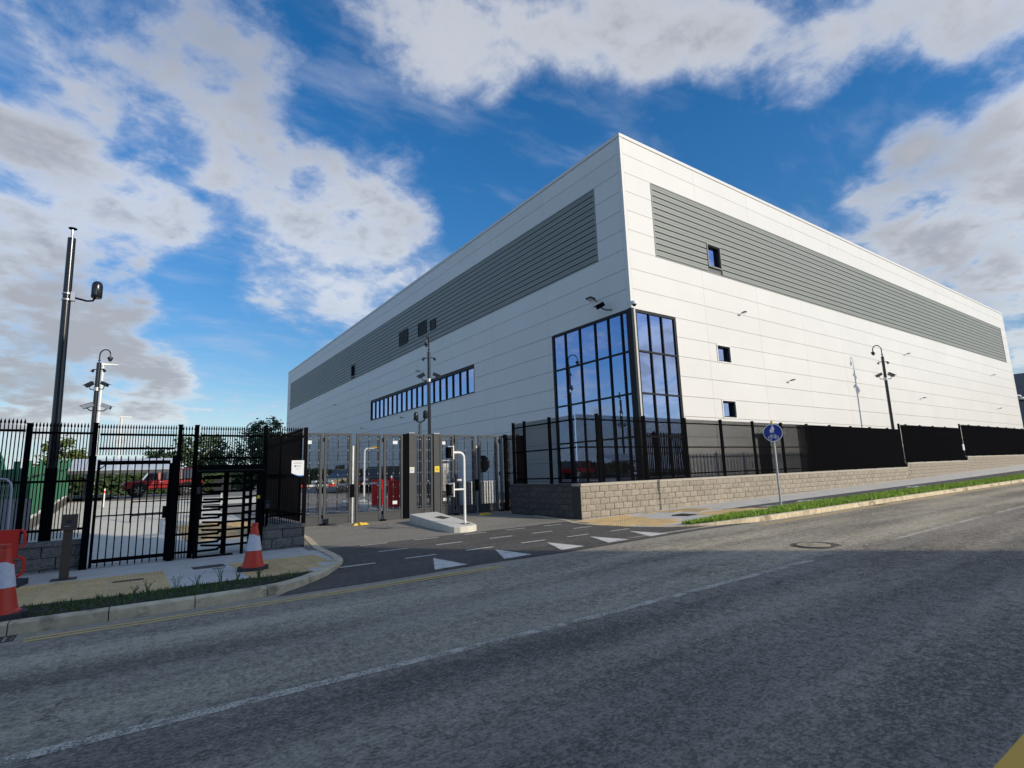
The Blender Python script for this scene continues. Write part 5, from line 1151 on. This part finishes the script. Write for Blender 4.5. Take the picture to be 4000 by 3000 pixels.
def cabinet(label, x, y, rz, txt=False, arm=None):
    z = zyard(y)+.17; t = thing('barrier_cabinet', label, 'barrier cabinet', (x, y, z), rz, 'red barrier cabinets')
    MB().box(-.24, .24, -.20, .20, 0, .06).lbuild('plinth', 'galv', t)
    b_ = MB().prism([(-.24, -.17), (-.20, -.20), (.20, -.20), (.24, -.17), (.24, .17), (.20, .20), (-.20, .20), (-.24, .17)], .061, 1.08).lbuild('housing', 'cabinet_red', t)
    MB().prism([(-.25, -.18), (-.21, -.21), (.21, -.21), (.25, -.18), (.25, .18), (.21, .21), (-.21, .21), (-.25, .18)], 1.081, 1.13).lbuild('lid', 'cabinet_red', t)
    for x_ in (-.12, .12): MB().box(x_-.012, x_+.012, -.206, -.2005, .10, 1.05).lbuild('rib', 'cabinet_red', t)
    if txt:
        # worn white word on the cabinet: the letters cannot be made out in the photograph, so only its strokes are kept
        m = MB()
        for i, (w_, g_) in enumerate(((.03, .012), (.022, .03), (.03, .01), (.026, .01), (.03, .01), (.024, 0))):
            x_ = -.10+i*.036; m.box(x_, x_+.009, -.2075, -.2065, .83, .885); m.box(x_+.010, x_+.024, -.2075, -.2065, .83+(i % 3)*.02, .842+(i % 3)*.02)
        m.lbuild('lettering', 'sign_white', t)
    return t
cabinet('bright red barrier cabinet with white lettering seen through the left gate', 8.85, 21.25, radians(-18), True)
cabinet('darker shaded red barrier cabinet just left of the lettered one', 8.62, 22.5, radians(-18))
t = thing('barrier_boom', 'white barrier boom reaching left across the lane from the red cabinets', 'barrier boom', (8.6, 22.2, 1.2))
MB().cbox((6.2, 22.25, 1.36), (4.9, .05, .09)).build('arm', 'white_coat', t)
for i in range(4): MB().cbox((4.4+1.1*i, 22.222, 1.36), (.3, .004, .088)).build('band', 'cabinet_red', t)
t = thing('barrier_boom', 'short white barrier boom seen through the right gate behind the bent pole', 'barrier boom', (11, 22.6, 1.2))
MB().cbox((11.5, 22.6, 1.36), (2.6, .05, .09)).build('arm', 'white_coat', t); MB().box(12.4, 12.8, 22.4, 22.8, zyard(22.6), 1.3).build('cabinet', 'gate_grey', t)
for i, (x, y) in enumerate(((8.72, 21.9), (8.98, 21.85))):
    o = thing('bollard_lamp', ('left' if i == 0 else 'right')+' one of two short white posts with red tops between the red cabinets', 'bollard', (x, y, zyard(y)))
    MB().tube([(x, y, zyard(y)+.1), (x, y, 1.46)], .04, 10).build('post', 'white_coat', o, True); MB().tube([(x, y, 1.461), (x, y, 1.57)], .05, 10).build('band', 'cabinet_red', o, True); MB().tube([(x, y, 1.571), (x, y, 1.66)], [.045, .03], 10).build('top', 'sign_white', o, True)
goose('reader_pole', 'white bent pole with a yellow topped arm inside the yard behind the left gate', (8.74, 24.49, zyard(24.5)+.17), 2.95, .45, (.94, -.34), 'white_coat', ())
o = bpy.data.objects['reader_pole.001']; MB().cbox((9.22, 24.32, 3.0), (.42, .14, .05), -.35).build('arm_cover', 'yellow_plastic', o)
t = thing('cabinet', 'white ribbed electrical cabinet behind the leaf right of the yellow sign', 'cabinet', (11.17, 21.24, .1))
MB().box(11.0, 11.36, 21.2, 21.6, .95, 2.2).build('body', 'white_coat', t); MB().box(10.98, 11.38, 21.18, 21.62, 2.201, 2.26).build('lid', 'white_coat', t); MB().box(10.99, 11.37, 21.19, 21.62, 1.91, 1.93).build('joint', 'dark_metal', t)
for i in range(6): MB().box(11.03+.057*i, 11.045+.057*i, 21.19, 21.199, .98, 1.85).build('rib', 'dark_metal', t)
MB().box(11.0, 11.36, 21.2, 21.6, .1, .949).build('stand', 'gate_grey', t)
t = thing('kiosk', 'grey ribbed low cabinet behind the shaded right gate', 'cabinet', (13.2, 21.6, .1))
MB().box(12.5, 14.2, 21.8, 22.4, .1, 1.28).build('body', 'galv', t)
for i in range(12): MB().box(12.52+.14*i, 12.56+.14*i, 21.78, 21.799, .15, 1.25).build('rib', 'gate_grey', t)
t = thing('stop_sign', 'dark back of an octagonal sign behind the right gate', 'sign', (12.6, 21.2, .1))
MB().plate([(.40*cos(pi/8+k*pi/4), .40*sin(pi/8+k*pi/4)) for k in range(8)], (12.75, 20.6, 2.05), (1, 0, 0), (0, 0, 1), .01).build('plate', 'dark_metal', t); MB().tube([(12.75, 20.63, .1), (12.75, 20.63, 2.3)], .03, 8).build('pole', 'galv', t, True)
for i, x in enumerate((13.02, 13.20)):
    o = thing('marker_post', ('left' if i == 0 else 'right')+' one of two slim white posts behind the shaded right gate', 'post', (x, 20.1, .1))
    MB().tube([(x, 20.1, .06), (x, 20.1, 2.40)], .035, 10).build('post', 'white_coat', o, True); MB().tube([(x, 20.1, .25), (x, 20.1, .35)], .045, 10).build('collar', 'sign_white', o, True)
t = thing('white_board', 'white board standing behind the spear fence at the left edge', 'board', (-1.8, 14.3, .5))
MB().box(-2.05, -1.60, 14.28, 14.31, .55, 1.42).build('panel', 'sign_white', t); MB().box(-2.03, -1.99, 14.311, 14.34, .0, 1.3).build('leg', 'galv', t); MB().box(-1.68, -1.64, 14.311, 14.34, .0, 1.3).build('leg', 'galv', t)
# green ribbed hoarding on a dwarf wall, running back on the left
t = thing('green_hoarding', 'green ribbed metal hoarding on a dwarf wall running back on the left', 'hoarding', (-2.75, 18, 0))
for i in range(38):
    y = 17.0+.5*i; z = zyard(y); 
    MB().box(-2.80, -2.765, y+.012, y+.488, z+.42, z+2.05).box(-2.764, -2.74, y+.2, y+.3, z+.42, z+2.05).build('panel', 'green_metal', t)
    MB().box(-2.9, -2.72, y, y+.499, z-.1, z+.33).build('dwarf_wall', 'block_grey', t)
    MB().box(-2.85, -2.70, y, y+.499, z+.331, z+.40).build('base_rail', 'white_coat', t)
    if i % 5 == 2: MB().box(-2.77, -2.66, y-.06, y+.06, z+.41, z+2.25).build('post', 'green_metal', t)
    MB().box(-2.738, -2.715, y+.003, y+.496, z+1.72, z+1.76).build('rail', 'dark_metal', t)
t = thing('storage_tank', 'dark green tank behind the fence at the left edge', 'tank', (-5.5, 22, 0))
MB().tube([(-3.6, 23, 1.6), (-9, 20.5, 1.6)], 1.25, 20).build('body', 'green_metal', t, True); MB().box(-8, -4, 21, 22.6, 0, .5).build('base', 'block_grey', t)
# shelter
t = thing('cycle_shelter', 'open shelter with a clouded clear roof behind the pedestrian gate', 'shelter', (-.4, 36, .9))
for i in range(7):
    x = -2.7+.67*i; MB().hexa([(x+.01, 34.9, 2.42), (x+.66, 34.9, 2.42), (x+.66, 37.2, 3.08), (x+.01, 37.2, 3.08), (x+.01, 34.9, 2.45), (x+.66, 34.9, 2.45), (x+.66, 37.2, 3.11), (x+.01, 37.2, 3.11)]).build('roof_panel', 'polycarb', t)
MB().box(-2.75, 2.05, 34.84, 34.93, 2.25, 2.42).build('gutter', 'gate_grey', t)
for x in (-2.6, -.3, 1.95): MB().box(x-.04, x+.04, 36.9, 37.0, zyard(37)-.1, 3.03).build('post', 'gate_grey', t)
# guard rail barrier and gate inside
t = thing('hand_rail', 'black hand rail with a drop mesh on the inner path behind the pedestrian gate', 'rail', (.6, 24, .3))
for x in (.02, 1.1, 2.2): MB().box(x-.03, x+.03, 24, 24.05, zyard(24), 1.62).build('post', 'black_metal', t)
for z in (1.58, 1.0, .52): MB().box(.05, 2.2, 24.005, 24.045, z, z+.04).build('rail', 'black_metal', t)
t = thing('sign_board', 'dark sign board facing away on the right of the inner path', 'sign', (3.4, 29.7, .6))
MB().box(3.2, 3.95, 29.7, 29.76, 1.15, 1.95).build('plate', 'dark_metal', t); MB().box(3.53, 3.6, 29.77, 29.84, zyard(29.7), 1.9).build('post', 'galv', t)
t = thing('bollard', 'white bollard with a red band on the inner path', 'bollard', (-1.07, 31.98, .8))
MB().tube([(-1.07, 31.98, zyard(32)), (-1.07, 31.98, 1.5)], .055, 12).build('post', 'white_coat', t, True); MB().tube([(-1.07, 31.98, 1.3), (-1.07, 31.98, 1.4)], .058, 12).build('band', 'cabinet_red', t, True)
# ------------------------------------------------------------ vehicles
def vehicle(name, label, cat, loc, rz, L, W, H, body, kind='suv'):
    t = thing(name, label, cat, loc, rz)
    if kind == 'suv':
        low = [(-.5, .28), (-.5, .44), (-.485, .56), (-.30, .59), (.5, .56), (.5, .28)]; top = [(-.27, .57), (-.17, .93), (-.10, 1.0), (.40, .985), (.48, .60)]
    elif kind == 'pickup':
        low = [(-.5, .30), (-.5, .52), (-.48, .60), (-.26, .62), (.5, .62), (.5, .30)]; top = [(-.25, .60), (-.15, .95), (-.09, 1.0), (.12, .99), (.18, .62)]
    else:
        low = [(-.5, .22), (-.5, .40), (-.47, .50), (-.25, .60), (.42, .62), (.5, .52), (.5, .22)]; top = [(-.26, .59), (-.08, .95), (.02, 1.0), (.22, .97), (.42, .62)]
    def slab(pts, w0, w1, zsplit=None):
        q = MB(); n = len(pts); q.v += [(x*L, -w0/2 if z < .7 else -w1/2, z*H) for x, z in pts]+[(x*L, w0/2 if z < .7 else w1/2, z*H) for x, z in pts]
        q.f += [tuple(range(n)), tuple(n+i for i in reversed(range(n)))]+[(i, i+n, (i+1) % n+n, (i+1) % n) for i in range(n)]
        return q
    b_ = slab(low, W, W).lbuild('body', body, t); bv = b_.modifiers.new('bevel', 'BEVEL'); bv.width = .07; bv.segments = 2; bv.limit_method = 'ANGLE'
    c_ = slab(top, W*.94, W*.78).lbuild('cabin', 'car_glass', t); bv = c_.modifiers.new('bevel', 'BEVEL'); bv.width = .05; bv.segments = 2
    xs0, xs1 = top[1][0]*L, top[-2][0]*L
    MB().cbox(((xs0+xs1)/2+.05, 0, H*.985), (xs1-xs0-.15, W*.76, .05)).lbuild('roof', body, t)
    for x in (top[1][0]*L+.35, (xs0+xs1)/2+.3, xs1-.1):
        for s_ in (-1, 1):
            MB().hexa([(x, s_*W*.472-.01, .60*H), (x+.12, s_*W*.472-.01, .60*H), (x+.12, s_*W*.472+.01, .60*H), (x, s_*W*.472+.01, .60*H), (x, s_*W*.395-.01, .97*H), (x+.12, s_*W*.395-.01, .97*H), (x+.12, s_*W*.395+.01, .97*H), (x, s_*W*.395+.01, .97*H)]).lbuild('pillar', body, t)
    r = .37 if kind != 'car' else .32
    for x in (-.31*L, .30*L):
        for s_ in (-1, 1):
            y0, y1 = s_*(W/2-.21), s_*(W/2+.015)
            w_ = MB().tube([(x, y0, r), (x, y1, r)], r, 20).lbuild('wheel', 'tyre', t, True)
            MB().tube([(x, y1-.002*s_, r), (x, y1+.012*s_, r)], r*.62, 16).lbuild('rim', 'tyre', w_)
            for k in range(7):
                a = 2*pi*k/7; MB().tube([(x+.05*cos(a), y1+.018*s_, r+.05*sin(a)), (x+r*.62*cos(a), y1+.016*s_, r+r*.62*sin(a))], .026, 5).lbuild('spoke', 'alloy', w_)
            MB().tube([(x, s_*(W/2-.1), r+.02), (x, s_*(W/2+.008), r+.02)], r*1.2, 20).lbuild('wheel_arch', 'tyre', t)
    for s_ in (-1, 1):
        MB().cbox((-.49*L, s_*W*.36, .47*H), (.12, .34, .13)).lbuild('headlight', 'headlamp', t); MB().cbox((.496*L, s_*W*.40, .47*H), (.06, .22, .2)).lbuild('tail_light', 'tail_red', t)
        MB().cbox((-.20*L, s_*(W/2+.10), .62*H), (.12, .2, .14)).lbuild('mirror', body, t)
        for x in (-.04*L, .17*L): MB().cbox((x, s_*(W/2+.008), .52*H), (.18, .02, .03)).lbuild('handle', 'alloy', t)
    MB().cbox((-.503*L, 0, .40*H), (.03, W*.5, .14)).lbuild('grille', 'tyre', t); MB().cbox((-.506*L, 0, .30*H), (.012, .5, .11)).lbuild('number_plate', 'sign_white', t)
    MB().cbox((0, 0, .27*H), (L*.96, W*.9, .10)).lbuild('sill', 'tyre', t)
    return t
vehicle('parked_suv', 'dark red off road car parked beyond the pedestrian gate', 'car', (1.5, 39.6, zyard(39.6)), radians(4), 4.0, 1.8, 1.62, 'truck_red', 'suv')
vehicle('parked_car', 'pale gold car nosing out from behind the left gate meeting post', 'car', (11.4, 35.2, zyard(35.2)), radians(30), 4.4, 1.8, 1.42, 'car_gold', 'car')
vehicle('parked_car', 'dark grey car parked behind the red cabinets', 'car', (13.6, 34.6, zyard(34.6)), radians(28), 4.6, 1.85, 1.55, 'car_grey', 'suv')
vehicle('parked_car', 'silver car at the back of the yard, left of the gates', 'car', (6.5, 62, zyard(62)), radians(0), 4.4, 1.8, 1.45, 'car_silver', 'car')
# ------------------------------------------------------------ trees, hedge, hills
def tree(label, x, y, zb, H, R, n, seed, m='leaf_dark', ctr=.62, sq=.75, leaf=.16):
    rnd = random.Random(seed); t = thing('tree', label, 'tree', (x, y, zb), 0, 'trees beyond the yard')
    q = MB(); q.tube([(x, y, zb-.2), (x+.05*H*rnd.uniform(-1, 1)*.3, y, zb+H*.4), (x, y, zb+H*.8)], [.035*H*.5, .025*H*.5, .008*H], 8)
    limbs = []
    for k in range(9):
        a, z0 = rnd.uniform(0, 2*pi), zb+H*rnd.uniform(.25, .6); l = R*rnd.uniform(.6, .95)
        p1 = (x+l*cos(a), y+l*sin(a), z0+H*rnd.uniform(.12, .3)); q.tube([(x, y, z0), p1], [.012*H*.6, .004*H], 5); limbs.append(p1)
    q.build('trunk', 'bark', t, True)
    vs = []; fs = []; cl = []
    for k in range(46):
        while True:
            u = Vector((rnd.uniform(-1, 1), rnd.uniform(-1, 1), rnd.uniform(-1, 1)))
            if .35 < u.length < 1: break
        cl.append((Vector((x+u.x*R, y+u.y*R, zb+H*ctr+u.z*H*(1-ctr)*.98)), rnd.uniform(.16, .34)*R))
    for k in range(n):
        c, r = cl[k % len(cl)]
        u = Vector((rnd.gauss(0, .55), rnd.gauss(0, .55), rnd.gauss(0, .5)))*r; p = c+u; s_ = leaf*rnd.uniform(.6, 1.3)
        a = Vector((rnd.uniform(-1, 1), rnd.uniform(-1, 1), rnd.uniform(-.6, .6))).normalized()*s_; b_ = a.orthogonal().normalized()*s_*.6
        i = len(vs); vs += [p-a, p+b_, p+a, p-b_]; fs.append((i, i+1, i+2, i+3))
    MB().add(vs, fs).build('crown', m, t)
    return t
tree('tall dark tree just left of the warehouse far end', 12.3, 66, 1.1, 7.7, 1.9, 3000, 1, leaf=.18)
tree('thin open tree rising behind the turnstile', 9.6, 58, 1.1, 6.0, 2.2, 1500, 2, leaf=.15)
tree('dark spreading tree behind the narrow fence panel', 4.2, 52, 1.1, 4.9, 2.0, 2300, 3, leaf=.15)
tree('small yellow green tree left of the pedestrian gate', -4.3, 52, 1.1, 4.2, 1.4, 1600, 4, 'leaf_light', leaf=.15)
tree('low bushy tree behind the shelter roof', 1.6, 56, 1.1, 3.6, 1.3, 1300, 5, leaf=.15)
tree('broad tree behind the turnstile header', 7.0, 60, 1.1, 3.9, 2.0, 1300, 6, leaf=.15)
tree('dark tree close to the warehouse behind the left fence corner', 14.2, 74, 1.1, 6.6, 1.8, 1700, 7, leaf=.18)
def hedge(name, label, pts, H, D, n, seed, m='leaf_dark', leaf=.16):
    rnd = random.Random(seed); vs = []; fs = []
    for k in range(n):
        s_ = rnd.random()*(len(pts)-1); i = int(s_); f = s_-i
        px, py = pts[i][0]+(pts[i+1][0]-pts[i][0])*f, pts[i][1]+(pts[i+1][1]-pts[i][1])*f
        hh = H*(.72+.28*noise.noise((px*.35, py*.35, seed)))
        p = Vector((px+rnd.gauss(0, D/3), py+rnd.gauss(0, D/3), zyard(py)+hh*rnd.random()**.7)); l = leaf*rnd.uniform(.6, 1.4)
        a = Vector((rnd.uniform(-1, 1), rnd.uniform(-1, 1), rnd.uniform(-.7, .7))).normalized()*l; b_ = a.orthogonal().normalized()*l*.6
        i = len(vs); vs += [p-a, p+b_, p+a, p-b_]; fs.append((i, i+1, i+2, i+3))
    o = MB().add(vs, fs).build(name, m); tag(o, label, 'hedge'); return o
hedge('hedge', 'dark hedge along the back of the yard behind the red car', [(-12, 46), (-3, 45.5), (4, 46), (12, 48), (18, 50)], 1.9, 1.2, 15000, 11, leaf=.17)
hedge('hedge', 'taller far hedge line beyond the yard on the left', [(-40, 90), (-10, 92), (10, 95), (30, 99)], 3.0, 2.5, 12000, 12, leaf=.4)
def hill(name, y0, h, seed, x0=-900, x1=900):
    q = MB(); n = 90; base = []
    for i in range(n+1):
        x = x0+(x1-x0)*i/n; z = h*(.55+.45*noise.noise((x*.004, seed, .3))+.12*noise.noise((x*.02, seed, .9))); base.append((x, z))
    q.v = [(x, y0-200, -1) for x, z in base]+[(x, y0, z) for x, z in base]+[(x, y0+400, -1) for x, z in base]
    for k in range(2):
        for i in range(n): q.f.append((k*(n+1)+i, k*(n+1)+i+1, (k+1)*(n+1)+i+1, (k+1)*(n+1)+i))
    return q.build(name, 'hill_green', kind='structure')
hill('hills', 1100, 34, 3)
# ------------------------------------------------------------ grass and weeds
def grass(name, poly, zf, n, h0, h1, m, seed, wd=.012):
    rnd = random.Random(seed); xs = [p[0] for p in poly]; ys = [p[1] for p in poly]; vs = []; fs = []; k = 0; tries = 0
    while k < n and tries < n*12:
        tries += 1; x = min(xs)+(max(xs)-min(xs))*rnd.random()**1.6; y = rnd.uniform(min(ys), max(ys))
        if not inpoly(x, y, poly): continue
        if noise.noise((x*1.7, y*2.3, seed)) < rnd.uniform(-.9, .0): continue
        z = zf(x, y)+.01; s_ = 1+max(0, (x-12))*.05; h = rnd.uniform(h0, h1); a = rnd.uniform(0, 2*pi); l = rnd.uniform(0, .7)*h; w_ = wd*s_*rnd.uniform(.6, 1.2); b = rnd.uniform(0, 2*pi)
        i = len(vs); vs += [(x-w_*cos(b), y-w_*sin(b), z), (x+w_*cos(b), y+w_*sin(b), z), (x+l*cos(a), y+l*sin(a), z+h)]; fs.append((i, i+1, i+2)); k += 1
    o = MB().add(vs, fs).build(name, m); o['kind'] = 'stuff'; o['label'] = 'bright short grass growing in the right verge'; return o
grass('grass', VERGE_R[:5]+[(70, 8.46), (70, 9.72)]+VERGE_R[7:], lambda x, y: zright(x, y)+.01, 42000, .04, .12, 'grass_blade', 21)
SOIL = [(-3, 8.64), (.9, 8.64), (1.5, 8.7), (1.95, 8.95), (2.3, 9.3), (2.5, 9.52), (-3, 9.55)]
o = grass('ground_cover', SOIL, zleft, 4200, .03, .08, 'weed_leaf', 22, .012); o['label'] = 'dark low weeds spread over the bare soil strip'
def weed(label, x, y, H, n, seed, grassy=False):
    rnd = random.Random(seed); z = zleft(x, y)+.02; t = thing('weed', label, 'plant', (x, y, z), 0, 'weeds in the soil strip'); st = MB(); vs = []; fs = []
    for k in range(n):
        a = rnd.uniform(0, 2*pi); sp = rnd.uniform(.1, .45)*H; h = H*rnd.uniform(.55, 1)
        p0, p1, p2 = Vector((x+rnd.uniform(-.03, .03), y+rnd.uniform(-.03, .03), z)), Vector((x+sp*.4*cos(a), y+sp*.4*sin(a), z+h*.6)), Vector((x+sp*cos(a), y+sp*sin(a), z+h))
        st.tube([p0, p1, p2], [.005, .004, .0015], 4)
        for j in range(0 if grassy else 11):
            f = rnd.random(); p = p0.lerp(p1, f*2) if f < .5 else p1.lerp(p2, f*2-1); d = Vector((rnd.uniform(-1, 1), rnd.uniform(-1, 1), rnd.uniform(-.2, .7))).normalized()*rnd.uniform(.012, .026); b_ = d.orthogonal().normalized()*.006
            i = len(vs); vs += [p, p+d*.5+b_, p+d, p+d*.5-b_]; fs.append((i, i+1, i+2, i+3))
    st.build('stem', 'weed_leaf', t)
    if vs: MB().add(vs, fs).build('leaves', 'weed_leaf', t)
weed('tall leafy weed in the soil strip in front of the cone', 1.18, 9.45, .30, 6, 31)
weed('feathery weed in the soil strip left of the tall leafy one', .86, 9.42, .24, 5, 32); weed('thin weed in the soil strip below the concrete slab', .62, 9.40, .22, 4, 33)
weed('upright weed at the edge of the buff paving', .27, 9.46, .20, 5, 34); weed('bushy weed at the left of the weed row', .12, 9.40, .14, 6, 35)
weed('tuft of grass in the soil strip to the right of the cone', 1.72, 9.50, .17, 16, 36, True); weed('small tuft of grass in the middle of the soil strip', -.25, 9.1, .13, 18, 37, True)
weed('low leafy weed by the soil edge left of the cone', 1.42, 9.5, .15, 7, 38)
